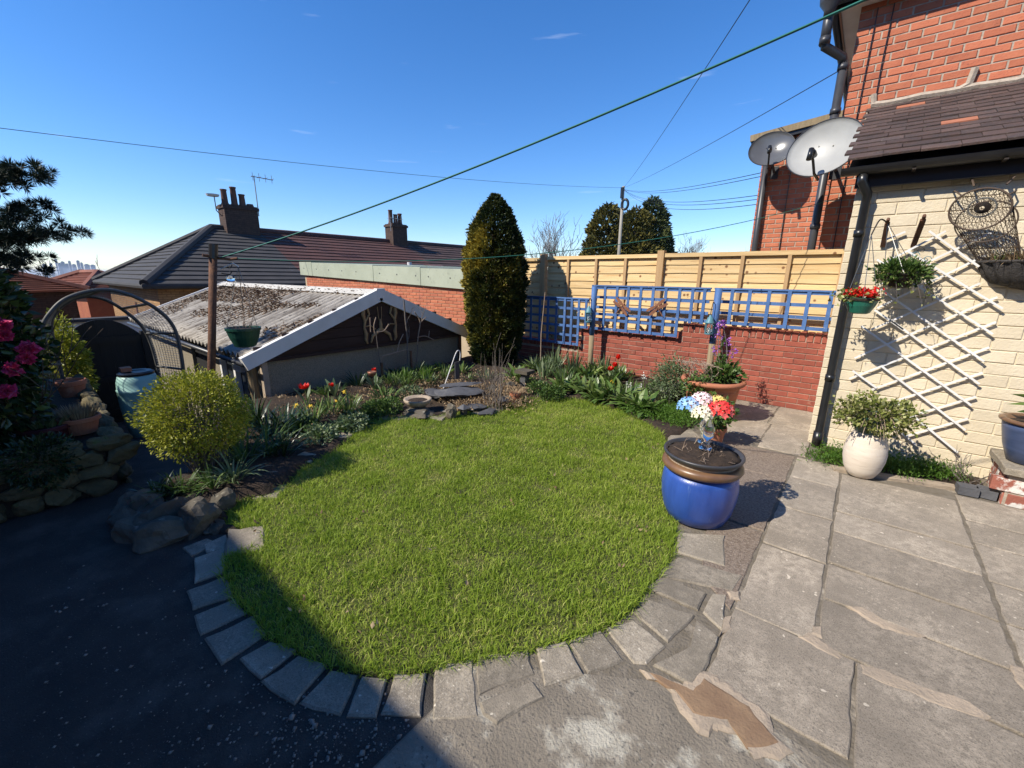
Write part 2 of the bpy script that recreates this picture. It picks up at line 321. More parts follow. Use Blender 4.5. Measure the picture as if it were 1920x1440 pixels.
def terrain_z(x, y):
    fall = np.clip(-x-6.0, 0, None)
    z = -1.75-.13*np.minimum(fall, 60)-.035*np.clip(fall-60, 0, 900)
    up = np.clip((y-7)/20, 0, 1)*np.clip((x+5)/4, 0, 1)
    return z+1.2*up+.02*np.clip(y-12, 0, 60)*np.clip((x+30)/40, 0, 1)-.02*np.clip(y-60, 0, 900)*np.clip((x+30)/40, 0, 1)
gx = np.unique(np.concatenate([-np.geomspace(1, 16000, 60)-5, np.linspace(-6, 12, 19), np.geomspace(1, 6000, 30)+12]))
gy = np.unique(np.concatenate([-np.geomspace(1, 9000, 40)-6, np.linspace(-6, 14, 21), np.geomspace(1, 14000, 50)+14]))
GX, GY = np.meshgrid(gx, gy); GZ = terrain_z(GX, GY)
nx, ny = len(gx), len(gy); ii, jj = np.meshgrid(np.arange(nx-1), np.arange(ny-1)); a = (jj*nx+ii).ravel()
m_ground = M('rough ground', (.09, .1, .045), (.12, .09, .05), rough=.95, scale=.12, bump=.5, bscale=2, c3=(.16, .15, .1), s3=.01, lo3=.45, hi3=.6)
tag(np_mesh('ground', np.stack([GX, GY, GZ], -1).reshape(-1, 3), np.stack([a, a+1, a+1+nx, a+nx], 1), m_ground, loc=(0, 0, 0)), kind='structure')

# -------- lawn outline, bed outline
LAWN_PX = [(1000, 750), (1060, 750), (1110, 756), (1160, 772), (1205, 795), (1238, 815), (1248, 850), (1252, 900), (1262, 950), (1266, 1000), (1258, 1048), (1225, 1095), (1180, 1150), (1130, 1185), (1050, 1210), (960, 1232), (880, 1245), (810, 1258), (745, 1270), (684, 1266), (616, 1251), (556, 1224), (500, 1193), (477, 1157), (440, 1126), (421, 1078), (427, 1046),
           (500, 1030), (496, 996), (432, 990), (428, 972), (445, 948), (490, 938), (545, 912), (575, 880), (640, 845), (668, 815), (672, 795), (720, 790), (760, 785), (820, 786), (870, 774), (920, 764), (960, 752)]
LAWN = gpx(LAWN_PX)
m_lawn = M('lawn soil and thatch', (.07, .085, .02), (.1, .095, .03), rough=.95, scale=25, bump=1.5, bscale=60)
mb = MB(); mb.prism(LAWN, -.06, .012); lawn = tag(mb.build('lawn', m_lawn), kind='structure')
BED = [(-5.72, 1.55), (-5.72, 5.9), (-5.3, 6.42), (-1.22, 6.42), (-1.26, 5.3), (-1.3, 4.5), (-1.42, 4.1), (-1.9, 3.6), (-3.0, 2.2), (-2.95, .95), (-2.9, .74), (-3.25, .52), (-3.62, .28), (-3.85, .42), (-4.05, .78), (-4.5, 1.25)]
st = .07; bx = np.arange(-5.8, -1.1, st); by = np.arange(.2, 6.5, st); BX, BY = np.meshgrid(bx, by)
inb = ipoly(BX, BY, BED); inl = ipoly(BX, BY, LAWN)
BZ = np.vectorize(lambda x, y: mnoise.noise(Vector((x*3, y*3, 0)))*.035+mnoise.noise(Vector((x*9, y*9, 3)))*.015)(BX, BY)
def bed_h(x, y): return .03+.10*max(0, 1-((x+3.7)**2+(y-.85)**2)/.5)+.10*max(0, min(1, (-4.5-x)/.8))+.08*max(0, min(1, (y-5.2)/1.0))
BZ = np.where(inl, -.1, BZ+np.vectorize(bed_h)(BX, BY)); BZ = np.where(inb, BZ, -.12)
nx, ny = len(bx), len(by); ii, jj = np.meshgrid(np.arange(nx-1), np.arange(ny-1)); a = (jj*nx+ii).ravel(); fl = inb.ravel()
keep = fl[a] | fl[a+1] | fl[a+nx] | fl[a+nx+1]; a = a[keep]
tag(np_mesh('flower_bed', np.stack([BX, BY, BZ], -1).reshape(-1, 3), np.stack([a, a+1, a+1+nx, a+nx], 1), m_soil, smooth=True, loc=(0, 0, 0)), kind='structure')
def bz(x, y): return bed_h(x, y)-.005

# -------- path (tarmac, sloping down to the gate)
mb = MB(); mb.prism([(-4.25, -3.3), (-1.05, -3.3), (-1.05, .95), (-2.9, .95), (-4.0, .95), (-4.25, .95)], -.4, .001)
mb.add([(-4.25, -.2, -.4), (-4.25, 1.5, -.4), (-9.6, 1.75, -1.4), (-9.6, .1, -1.4), (-4.25, -.2, -.0005), (-4.25, 1.5, -.0005), (-9.6, 1.75, -.72), (-9.6, .1, -.72)],
       [(0, 1, 2, 3), (7, 6, 5, 4), (0, 4, 5, 1), (1, 5, 6, 2), (2, 6, 7, 3), (3, 7, 4, 0)])
tag(mb.build('path', m_tarmac), kind='structure')

# -------- patio: cast bed with slabs, edging stones, smears of mortar
m_cast = M('cast concrete with lichen', (.2, .17, .13), (.27, .23, .175), rough=.93, scale=5, bump=1, bscale=90, c3=(.5, .46, .37), s3=3.2, lo3=.52, hi3=.62, spots=.7, spot_col=(.07, .065, .06), spot_scale=60)
mb = MB(); mb.prism([(-1.05, -3.3), (3.4, -3.3), (3.4, 5.2), (-.18, 5.2), (-.18, 6.45), (-1.24, 6.45), (-1.3, 4.4), (-1.5, 3.4), (-1.6, 2.0), (-1.6, .955), (-1.05, .955)], -.35, .003)
patio = tag(mb.build('patio', m_joint), kind='structure')
mb = MB(); mb.prism([(-1.35, .957), (-1.04, .957), (-1.04, .3), (3.3, .3), (3.3, 1.28), (.9, 1.29), (.235, 1.3), (.2, 1.57), (-.2, 1.60), (-.45, 1.47), (-.75, 1.27), (-1.05, 1.06)], -.05, .008)
mb.build('concrete_apron', m_cast, patio)
def slab(poly, name='paving_slab', mat=m_slab, z1=.012, chamf=.006, jit=.005, parent=patio, z0=-.05, drop=None, step=.07):
    drop = chamf*.8 if drop is None else drop
    n = len(poly); cx = sum(p[0] for p in poly)/n; cy = sum(p[1] for p in poly)/n
    area = sum(poly[i][0]*poly[(i+1) % n][1]-poly[(i+1) % n][0]*poly[i][1] for i in range(n))
    if area < 0: poly = poly[::-1]
    pts = []
    for i in range(n):                                  # broken, uneven arrises
        p, q = Vector(poly[i]), Vector(poly[(i+1) % n]); k = max(1, int((q-p).length/step))
        for j in range(k):
            t = j/k; pts.append(p.lerp(q, t)+Vector((random.uniform(-jit, jit), random.uniform(-jit, jit))))
    m = len(pts); lv = 0 if name == 'mortar_patch' else 1; z = z1+random.uniform(-.003, .003)*lv; tx, ty = random.uniform(-.006, .006)*lv, random.uniform(-.006, .006)*lv
    zz = lambda p: z+tx*(p.x-cx)+ty*(p.y-cy)
    inner = [Vector((cx, cy))+(p-Vector((cx, cy)))*(1-chamf/max(.05, (p-Vector((cx, cy))).length)) for p in pts]
    vs = [(p.x, p.y, z0) for p in pts]+[(p.x, p.y, zz(p)-drop) for p in pts]+[(p.x, p.y, zz(p)) for p in inner]
    fs = [(i, (i+1) % m, m+(i+1) % m, m+i) for i in range(m)]+[(m+i, m+(i+1) % m, 2*m+(i+1) % m, 2*m+i) for i in range(m)]+[tuple(range(2*m, 3*m))]
    return MB().add(vs, fs).build(name, mat, parent)
def rect(x0, x1, y0, y1, g=.008): return [(x0+g, y0+g), (x1-g, y0+g), (x1-g, y1-g), (x0+g, y1-g)]
XA, XB, XC, XD = -.27, .075, .785, 1.5
for y0, y1 in ((2.15, 2.875), (2.875, 3.48), (3.48, 4.1), (4.1, 4.62)): slab(rect(XA, XB, y0, y1))
for y0, y1 in ((2.15, 2.53), (2.53, 2.9), (2.9, 3.33), (3.33, 3.66), (3.66, 4.45)): slab(rect(XB, XC, y0, y1))
for x0 in (XC, XD, 2.22):
    for y0, y1 in ((1.3, 2.15), (2.15, 2.9), (2.9, 3.3), (3.3, 3.77), (3.77, 4.12), (4.12, 4.6)): slab(rect(x0, x0+.715, y0, y1, .012))
slab(rect(XA, .225, 1.62, 2.15)); slab(rect(.225, XC, 1.31, 2.15))
for x0, x1, y0, y1 in ((-1.22, -.66, 5.55, 6.4), (-.66, -.2, 5.55, 6.4), (-.62, -.2, 4.66, 5.55), (-1.22, -.62, 4.95, 5.55)): slab(rect(x0, x1, y0, y1))
m_aggr = M('pebble aggregate', (.3, .235, .18), (.2, .15, .11), rough=.9, scale=70, bump=1.2, bscale=120, lo=.42, hi=.58, spots=.6, spot_col=(.46, .4, .33), spot_scale=80)
for y0, y1 in ((2.02, 3.02), (3.02, 4.0), (4.0, 4.64)): slab([(XA-.01, y0), (XA-.01, y1-.012), (-.62-.1*(y1-2), y1-.012), (-.62-.1*(y0-2), y0)] if y0 > 2.5 else [(XA-.01, y0+.1), (XA-.01, y1-.012), (-.62, y1-.012), (-.55, 2.62), (-.47, 2.3)], 'aggregate_slab', m_aggr)
slab(gpx([(1248, 795), (1290, 800), (1345, 850), (1250, 900), (1256, 850)]), 'paving_slab', m_stone)
def o2(q): return [(200+x/2.667, 900+y/2.667) for x, y in q]
def o3(q): return [(700+x/2.743, 1000+y/2.743) for x, y in q]
def o4(q): return [(1300+x/2.482, 860+y/2.482) for x, y in q]
EDG = [o2(q) for q in ([(440, 400), (590, 345), (600, 470), (440, 520)], [(405, 560), (600, 485), (640, 590), (435, 655)], [(440, 685), (645, 600), (700, 670), (470, 785)], [(490, 800), (735, 685), (800, 780), (580, 925)], [(665, 905), (820, 815), (950, 860), (765, 1005)], [(770, 1020), (965, 885), (1110, 930), (940, 1130)], [(960, 1130), (1120, 955), (1260, 985), (1175, 1180)], [(1200, 1190), (1280, 995), (1405, 1005), (1350, 1190)])]
EDG += [o3(q) for q in ([(40, 945), (110, 735), (270, 725), (240, 955)], [(300, 970), (320, 690), (515, 655), (540, 950)], [(535, 845), (530, 645), (795, 605), (830, 735)], [(560, 945), (545, 875), (825, 775), (880, 850), (640, 990)], [(885, 795), (832, 595), (985, 565), (1080, 735)], [(1100, 725), (1000, 555), (1165, 500), (1290, 660), (1230, 690)], [(1335, 675), (1195, 495), (1340, 455), (1500, 585), (1400, 675)], [(1520, 570), (1335, 415), (1410, 345), (1650, 430), (1610, 480)], [(1440, 690), (1630, 590), (1665, 460), (1780, 540), (1700, 735), (1635, 795)], [(1395, 285), (1480, 225), (1710, 320), (1665, 405)], [(1690, 410), (1745, 320), (1815, 325), (1795, 510)], [(1440, 220), (1570, 130), (1895, 225), (1855, 310)], [(1565, 5), (1805, 20), (1805, 175), (1565, 110)])]
for q in EDG: slab(gpx(q), 'edging_stone', m_stone, z1=.014, chamf=.009, jit=.005, step=.06)
for q in ([(425, 1048), (425, 1000), (498, 990), (500, 1034)], [(470, 940), (505, 912), (540, 912), (520, 938)], [(535, 870), (570, 852), (598, 856), (575, 875)], [(615, 828), (645, 812), (668, 816), (640, 832)], [(705, 790), (740, 772), (790, 776), (760, 790)], [(800, 788), (835, 770), (850, 776), (830, 792)], [(885, 778), (940, 760), (955, 766), (915, 782)]):
    slab(gpx(q), 'stepping_stone', m_stone, z1=.03, chamf=.016, jit=.012)
for q in o3([(0, 0)]) and ([(345, 1030), (385, 1012), (405, 1022), (360, 1044)], [(385, 1025), (425, 1005), (428, 1030), (390, 1040)]): slab(gpx(q), 'edging_stone', m_stone, jit=.012)
def ragged(poly, amp, st=.025):
    out_ = []
    for i in range(len(poly)):
        p, q = Vector(poly[i]), Vector(poly[(i+1) % len(poly)]); k = max(1, int((q-p).length/st))
        for j in range(k):
            w = p.lerp(q, j/k); out_.append((w.x+amp*mnoise.noise(Vector((w.x*14, w.y*14, 1)))+amp*.6*mnoise.noise(Vector((w.x*40, w.y*40, 2))), w.y+amp*mnoise.noise(Vector((w.x*14, w.y*14, 7)))+amp*.6*mnoise.noise(Vector((w.x*40, w.y*40, 9)))))
    return out_
BRN = [(1218, 1266), (1269, 1288), (1298, 1302), (1316, 1278), (1360, 1300), (1400, 1330), (1457, 1395), (1433, 1416), (1405, 1412), (1365, 1356), (1340, 1360), (1320, 1352), (1298, 1340), (1269, 1303), (1235, 1285)]
bc = Vector((sum(p[0] for p in BRN)/15, sum(p[1] for p in BRN)/15))
slab(ragged(gpx([tuple(Vector(p)+(Vector(p)-bc).normalized()*random.uniform(14, 34)) for p in BRN]), .03), 'mortar_patch', m_sandm, z1=.0165, chamf=.02, jit=.004, drop=.006, step=.04)
slab(ragged(gpx(BRN), .014), 'mortar_patch', m_brownm, z1=.0195, chamf=.012, jit=.002, drop=.004, step=.04)
for q in ([(480, 830), (540, 825), (600, 860), (710, 940), (700, 955), (560, 890)], [(760, 965), (830, 980), (1100, 1080), (1290, 1150), (1390, 1225), (1200, 1190), (1010, 1110), (770, 1015)], [(700, 690), (780, 700), (900, 770), (1080, 840), (1060, 850), (880, 800)], [(150, 625), (220, 630), (215, 665), (170, 665)], [(130, 790), (150, 740), (175, 735), (170, 800), (120, 840)], [(550, 830), (560, 790), (605, 790), (600, 850)], [(1470, 970), (1539, 985), (1560, 1120), (1490, 1040)]):
    slab(ragged(gpx(o4(q)), .016), 'mortar_patch', m_sandm, z1=.018, chamf=.016, jit=.003, drop=.007, step=.03)
# kerb under the painted wall
slab([(.02, 4.47), (.8, 4.68), (.8, 4.76), (.0, 4.56)], 'kerb_stone', m_sandm, z1=.03)
mb = MB(); mb.prism([(-.02, 4.5), (1.0, 4.74), (1.0, 5.17), (-.17, 5.17)], -.03, .006); tag(mb.build('wall_foot_bed', m_soil), kind='structure')

# ================================================================== BRICKWORK
BRICK_ME = {}
def brick_mesh(l, d, h, mat, b=.004):
    k = (round(l, 3), round(d, 3), round(h, 3), mat.name)
    if k in BRICK_ME: return BRICK_ME[k]
    x, z = l/2, h/2
    F0 = [(-x+b, 0, -z+b), (x-b, 0, -z+b), (x-b, 0, z-b), (-x+b, 0, z-b)]
    F1 = [(-x, b*.8, -z), (x, b*.8, -z), (x, b*.8, z), (-x, b*.8, z)]; F2 = [(p[0], d, p[2]) for p in F1]
    mb = MB(); mb.add(F0+F1+F2, [(0, 1, 2, 3)]+[(i+4, (i+1) % 4+4, (i+1) % 4, i) for i in range(4)]+[(i+8, (i+1) % 4+8, (i+1) % 4+4, i+4) for i in range(4)]+[(11, 10, 9, 8)])
    me = mb.mesh('brick'); me.materials.append(mat); BRICK_ME[k] = me; return me
def brick(x, y, z, l, h, mat, parent, d=.06, name='brick', jit=.0022):
    o = link(name, brick_mesh(l, d, h, mat), parent, (x, y+random.uniform(-jit, jit), z))
    o.rotation_euler = (random.gauss(0, .004), random.gauss(0, .004), random.gauss(0, .006)); return o
def brickwork(parent, mat, y, x0, x1, z0, rows, bl, ch, mort=.01, keep=None, d=.06, name='brick'):
    n = 0
    for r in range(rows):
        z = z0+(r+.5)*ch; x = x0-(bl/2 if r % 2 else 0)
        while x < x1-.02:
            a, b = max(x, x0), min(x+bl, x1); x += bl
            if b-a < .04: continue
            l = round((b-a-mort)/.01)*.01
            if keep and not keep((a+b)/2, z): continue
            brick((a+b)/2, y, z, l, ch-mort, mat, parent, d, name); n += 1
    return n

# -------- boundary wall (steps down towards the yew)
bwall = thing('garden_wall', 'stepped red brick garden wall under the blue trellis', 'wall', (-2.6, 6.5, 0))
BW = 6.42
def bw_top(x): return .88 if x > -2.02 else (.70 if x > -3.72 else .40)
mb = MB()
for x0, x1, zt in ((-2.02, -.19, .99), (-3.72, -2.02, .81), (-5.3, -3.72, .51)): mb.box(x0, x1, BW+.008, BW+.2, -.3, zt-.012)
mb.build('wall_core', m_mortar_d, bwall)
brickwork(bwall, m_brick_b, BW, -5.3, -.19, 0.0, 12, .235, .0735, keep=lambda x, z: z < bw_top(x), d=.05, mort=.0095)
for x0, x1, zb in ((-2.02, -.19, .885), (-3.72, -2.02, .705), (-5.3, -3.72, .405)):
    k = int((x1-x0)/.0765)
    for i in range(k):
        o = brick(x0+(i+.5)*(x1-x0)/k, BW-.004, zb+.055, .066, .108, m_brick_b, bwall, d=.21, name='coping_brick', jit=.004)

# -------- larch fence
fence = thing('timber_fence', 'new larch lap panel fence standing behind the brick garden wall', 'fence', (-2.7, 6.75, 0))
FY = 6.72
def fboards(x0, x1, zt):
    n = 14; h = (zt-.03-.2)/n
    for i in range(n):
        z0 = .2+i*h; zo = random.uniform(-.006, .006)
        mb = MB(); y = FY+.02; jj_ = [random.uniform(-.005, .005) for _ in range(9)]
        for k in range(8):
            xa, xb = x0+(x1-x0)*k/8, x0+(x1-x0)*(k+1)/8; za, zb = z0+zo+jj_[k], z0+zo+jj_[k+1]
            mb.add([(xa, y-.016, za), (xb, y-.016, zb), (xb, y, z0+h+.02), (xa, y, z0+h+.02), (xa, y+.008, za), (xb, y+.008, zb)], [(0, 1, 2, 3), (4, 5, 1, 0), (3, 2, 5, 4)])
        mb.build('board', m_wood, fence)
for x0, x1, zt, bat in ((-2.5, -.22, 1.995, (-1.96, -1.41, -.86, -.3)), (-4.68, -2.6, 1.99, (-4.22, -3.66, -3.13)), (-6.4, -4.84, 1.97, (-5.4,))):
    fboards(x0, x1, zt)
    MB().box(x0, x1, FY-.03, FY+.05, zt-.045, zt+.012).build('top_rail', m_wood, fence)
    for b in bat: MB().box(b-.022, b+.022, FY-.028, FY+.003, .2, zt-.047).build('batten', m_wood_post, fence)
for x in (-2.55, -4.76): MB().box(x-.05, x+.05, FY-.05, FY+.05, -.2, 2.05).build('post', m_wood_post, fence)

# -------- blue trellis
def trellis(label, x0, x1, zt, zbs, vx, hz, y=6.34):
    t = thing('garden_trellis', label, 'trellis', ((x0+x1)/2, y, zbs(x0)), 'blue trellis panels on the garden wall')
    for x in vx:
        MB().box(x-.021, x+.021, y-.012, y+.003, zbs(x), zt).build('upright_slat', m_blue, t)
    for z in hz:
        xs = [x for x in np.linspace(x0, x1, 60) if zbs(x) <= z+.012]
        if xs: MB().box(min(xs), max(xs), y+.0035, y+.017, z-.021, z+.021).build('cross_slat', m_blue, t)
    MB().box(x0-.01, x1+.01, y-.014, y+.019, zt, zt+.022).build('top_slat', m_blue, t)
trellis('tall blue trellis panel hung with two dragonflies above the brick wall', -3.5, -1.68, 1.5, lambda x: .80 if x < -2.06 else 1.02, [-3.48, -3.27, -3.06, -2.87, -2.67, -2.48, -2.29, -2.09, -1.91, -1.75], [.82, .97, 1.06, 1.17, 1.33, 1.48])
trellis('short blue trellis panel beside the painted house wall', -1.62, -.28, 1.5, lambda x: 1.04, [-1.6, -1.4, -1.19, -.97, -.75, -.55, -.33], [1.06, 1.19, 1.34, 1.485])
trellis('low blue trellis panel in the shade of the yew', -5.0, -3.56, 1.28, lambda x: .49 if x < -3.72 else .8, [-4.98, -4.75, -4.55, -4.37, -4.19, -4.02, -3.88, -3.74, -3.6], [.51, .66, .82, .97, 1.12, 1.26])

# ================================================================== HOUSE ON THE RIGHT
house = thing('brick_house', 'red brick house with cream painted lean-to and dark tiled roof', 'house', (.8, 5.16, 0))
CY = 5.15
pw = MB().box(-.235, 3.4, CY+.007, 6.94, -.1, 2.6).build('painted_wall', m_cream, house)
brickwork(pw, m_cream, CY, -.24, 1.95, 0.0, 25, .31, .1, mort=.007, d=.05, name='painted_brick')
uw = MB().box(-.595, 3.4, 6.958, 12, -.1, 4.7).build('brick_wall', m_mortar, house)
brickwork(uw, m_brick, 6.95, -.6, 1.75, 1.88, 35, .237, .08, mort=.013, keep=lambda x, z: z > 3.5 or (x < -.12), d=.05)
# lean-to roof with clay tiles
EX0 = -.33; roof_a, roof_b = Vector((0, 4.98, 2.64)), Vector((0, 6.95, 3.56)); rd = (roof_b-roof_a); rl = rd.length; rd.normalize(); rn = Vector((0, -rd.z, rd.y))
mb = MB(); mb.add([(EX0+.02, 5.0, 2.60), (3.4, 5.0, 2.60), (3.4, 6.95, 3.52), (EX0+.02, 6.95, 3.52), (EX0+.02, 5.0, 2.56), (3.4, 5.0, 2.56), (3.4, 6.95, 3.40), (EX0+.02, 6.95, 3.40)], [(0, 1, 2, 3), (7, 6, 5, 4), (0, 3, 7, 4), (0, 4, 5, 1)])
lroof = mb.build('lean_to_roof', m_black, house)
rows = 14; gauge = rl/rows; tw = .232
mbt = MB(); c1 = rd*(gauge*.62); mbt.obox((0, 0, 0), (tw/2-.002, 0, 0), c1, rn*.008); tme = mbt.mesh('roof_tile'); tme.materials.append(m_tile)
tme2 = tme.copy(); tme2.materials[0] = m_tile_new
for r in range(rows):
    s = gauge*(r+.42); x = EX0+tw/2-(tw/2 if r % 2 else 0)
    while x < 2.2:
        xx = x
        if xx-tw/2 < EX0: xx = EX0+tw/4+.02
        new = (r == 5 and abs(xx-.27) < .12) or (r == 12 and abs(xx+.05) < .12)
        o = link('roof_tile', tme2 if new else tme, lroof, roof_a+rd*s+rn*(.02+random.uniform(0, .006))+Vector((xx, 0, 0)))
        o.rotation_euler = (random.gauss(-0.06, .01), random.gauss(0, .012), random.gauss(0, .008)); x += tw
mb = MB(); pts = [(x, 6.93, 3.60+random.uniform(-.012, .012)) for x in np.arange(EX0, 2.4, .14)]
mb.tube(pts, .035, 6); mb.tube([(EX0+.02, 6.93, 3.6), (EX0, 6.93, 3.72)], .03, 6); mb.tube([(.38, 6.93, 3.6), (.45, 6.93, 3.64), (.47, 6.93, 3.78)], .035, 6); mb.build('flashing', m_mortar, house)
MB().box(-.25, 3.4, 5.06, 5.10, 2.43, 2.60).build('fascia', m_black, house)
# half-round gutter
mb = MB(); vs = []; n = 9
for x in (-.36, 3.4):
    for k in range(n): a = math.pi+math.pi*k/(n-1); vs.append((x, 5.0+.062*math.cos(a), 2.585+.062*math.sin(a)))
    for k in range(n): a = 2*math.pi-math.pi*k/(n-1); vs.append((x, 5.0+.055*math.cos(a), 2.585+.055*math.sin(a)))
mb.add(vs, [(k, (k+1) % 18, 18+(k+1) % 18, 18+k) for k in range(18)]+[tuple(range(17, -1, -1)), tuple(range(18, 36))])
gut = mb.build('gutter', m_black, house)
for x in (.12, .62, 1.3): MB().box(x-.012, x+.012, 4.93, 5.08, 2.515, 2.525).build('gutter_bracket', m_metal_d, gut)
mb = MB(); mb.tube([(-.2, 5.0, 2.53), (-.2, 5.0, 2.47), (-.15, 5.06, 2.38), (-.15, 5.085, 2.3), (-.155, 5.085, .12), (-.16, 5.06, .05)], .036, 14)
for z in (2.05, .72): mb.tube([(-.152, 5.085, z-.03), (-.152, 5.085, z+.03)], .043, 14)
mb.tube([(-.155, 5.085, .0), (-.155, 5.085, .16)], .045, 14)
mb.build('downpipe', m_black, house, smooth=True)
# main eaves, roof
MB().box(-.78, 3.6, 6.8, 6.95, 4.66, 4.685).build('soffit', m_white, house)
MB().box(-.78, 3.6, 6.78, 6.80, 4.64, 4.76).build('fascia', m_black, house)
MB().box(-.78, -.6, 6.951, 12.3, 4.66, 4.685).build('soffit', m_white, house); MB().box(-.80, -.78, 6.80, 12.3, 4.64, 4.76).build('fascia', m_black, house)
mb = MB(); mb.add([(-.86, 6.72, 4.765), (8, 6.72, 4.765), (8, 12.4, 4.765), (-.86, 12.4, 4.765), (2.0, 9.5, 7.0), (8, 9.5, 7.0)], [(0, 1, 5, 4), (3, 4, 5, 2), (0, 4, 3), (3, 2, 1, 0)]); mb.build('main_roof', m_tile, house)
mb = MB(); mb.tube([(-.85, 6.73, 4.71), (3.5, 6.73, 4.71)], .05, 10); mb.tube([(-.85, 6.73, 4.71), (-.85, 12.3, 4.71)], .05, 10); mb.build('gutter', m_grey_pipe, house, smooth=True)
PXA = -.665
mb = MB(); mb.tube([(-.86, 6.64, 4.62), (-.86, 6.64, 4.25)], .05, 14); mb.tube([(-.86, 6.64, 4.3), (-.855, 6.65, 4.24), (PXA-.02, 6.86, 4.16), (PXA, 6.88, 4.08)], .046, 14)
mb.tube([(PXA, 6.88, 4.12), (PXA, 6.88, .3)], .046, 14)
for z in (4.06, 3.6, 2.3): mb.tube([(PXA, 6.88, z-.03), (PXA, 6.88, z+.03)], .056, 14)
mb.tube([(-.86, 6.64, 4.26), (-.86, 6.64, 4.33)], .056, 14)
mb.build('downpipe', m_grey_pipe, house, smooth=True)
mb = MB(); mb.lathe([(.05, 0), (.05, .05), (.10, .12), (.11, .2), (.10, .2), (.03, .12)], 14, (-.86, 6.6, 4.52)); mb.build('hopper', m_grey_pipe, house, smooth=True)
for (x, z0, z1) in ((-.44, 2.0, 4.6), (-.30, 3.4, 4.6)): MB().tube([(x, 6.935, z1), (x-.01, 6.93, (z0+z1)/2), (x, 6.935, z0)], .006, 6).build('cable', m_black, house)

# -------- neighbouring house further back
nh = thing('brick_house', 'red brick neighbouring house wing behind the satellite dishes', 'house', (-1.2, 9.2, -.6))
nw = MB().box(-1.84, .5, 9.209, 16, -.8, 4.0).build('brick_wall', m_mortar, nh)
brickwork(nw, m_brick, 9.2, -1.85, -.56, 1.88, 27, .237, .08, mort=.014, d=.05)
mb = MB(); mb.obox((-1.1, 9.16, 4.13), (.95, 0, .10), (0, .12, 0), (-.004, 0, .05)); mb.build('eaves_board', m_wood_old, nh)
mb = MB(); mb.obox((-1.1, 9.12, 4.05), (.93, 0, .098), (0, .05, 0), (0, 0, .035)); mb.build('gutter', m_black, nh)
mb = MB(); mb.add([(-2.03, 9.1, 4.0), (.5, 9.1, 4.26), (.5, 16, 4.26), (-2.03, 16, 4.0), (-2.03, 9.1, 4.06), (.5, 9.1, 4.32), (.5, 16, 4.32), (-2.03, 16, 4.06)], [(3, 2, 1, 0), (4, 5, 6, 7), (0, 1, 5, 4), (1, 2, 6, 5), (2, 3, 7, 6), (3, 0, 4, 7)]); mb.build('roof', m_tile, nh)
MB().tube([(-1.76, 9.13, 3.95), (-1.74, 9.13, .5)], .05, 12).build('downpipe', m_grey_pipe, nh, smooth=True)
MB().tube([(-1.38, 9.18, 4.0), (-1.36, 9.18, 1.9)], .008, 6).build('cable', m_black, nh)

# -------- satellite dishes
def dish(name, label, c, nrm, rw, rh, wall_pt, mat, lnb=True):
    c = Vector(c); nrm = Vector(nrm).normalized(); sx = nrm.cross(Vector((0, 0, 1))).normalized(); sz = sx.cross(nrm)
    t = thing(name, label, 'satellite dish', wall_pt, 'satellite dishes on the brick walls')
    mb = MB(); N, K = 40, 8; vs = []; fs = []
    for side in (0, 1):
        for i in range(K+1):
            q = i/K
            for k in range(N): a = 2*math.pi*k/N; vs.append(c+sx*(rw*q*math.cos(a))+sz*(rh*q*math.sin(a))+nrm*(.09*q*q-.006*side))
    o_ = (K+1)*N
    for i in range(K):
        for k in range(N):
            a, b = i*N+k, i*N+(k+1) % N; fs.append((a, a+N, b+N, b) if 1 else 0); fs.append((o_+a, o_+b, o_+b+N, o_+a+N))
    fs += [(K*N+k, K*N+(k+1) % N, o_+K*N+(k+1) % N, o_+K*N+k) for k in range(N)]
    mb.add(vs, fs); mb.build('reflector', mat, t, smooth=True)
    rim = MB(); rim.tube([c+sx*(rw*math.cos(2*math.pi*k/N))+sz*(rh*math.sin(2*math.pi*k/N))+nrm*.088 for k in range(N+1)], .006, 6, cap=False); rim.build('rim', m_grey_pipe, t)
    tip = c+nrm*.36-sz*.17; low = c-sz*rh*.98+nrm*.07
    arm = MB(); arm.tube([low-nrm*.08, low+nrm*.06, low*.4+tip*.6, tip], .014, 8); arm.build('feed_arm', m_black, t)
    l = MB(); l.tube([tip-nrm*.0+sz*.0, tip-nrm*.05, tip-nrm*.11], [.028, .035, .03], 12); l.tube([tip+sz*.02, tip-sz*.1], .025, 10); l.build('receiver', m_black, t, smooth=True)
    for (u, w) in ((-.06, .05), (.08, .07), (.04, -.14)): MB().tube([c+sx*u+sz*w+nrm*.0, c+sx*u+sz*w+nrm*.016], .008, 8).build('bolt', m_black, t)
    m = MB(); m.tube([c-nrm*.01, c-nrm*.1, Vector(wall_pt)+Vector((0, -.06, 0)), wall_pt], .02, 10); m.obox(Vector(wall_pt), (.06, 0, 0), (0, .006, 0), (0, 0, .1)); m.build('wall_mount', m_grey_pipe, t)
    return t
m_dish = M('perforated dish grey', (.36, .36, .34), (.3, .3, .29), rough=.45, scale=3, spec=.4)
m_dish2 = M('dark gloss dish', (.11, .115, .12), (.09, .09, .095), rough=.22, scale=3, spec=.6)
dish('satellite_dish', 'large pale grey oval satellite dish beside the lean-to roof', PY(1548, 284, 6.25), (-.22, -.93, .30), .36, .315, (-.56, 6.95, 2.95), m_dish)
dish('satellite_dish', 'small dark glossy satellite dish on the neighbouring brick wing', PY(1446, 285, 8.75), (.1, -.9, .38), .33, .30, (-1.62, 9.2, 3.45), m_dish2)
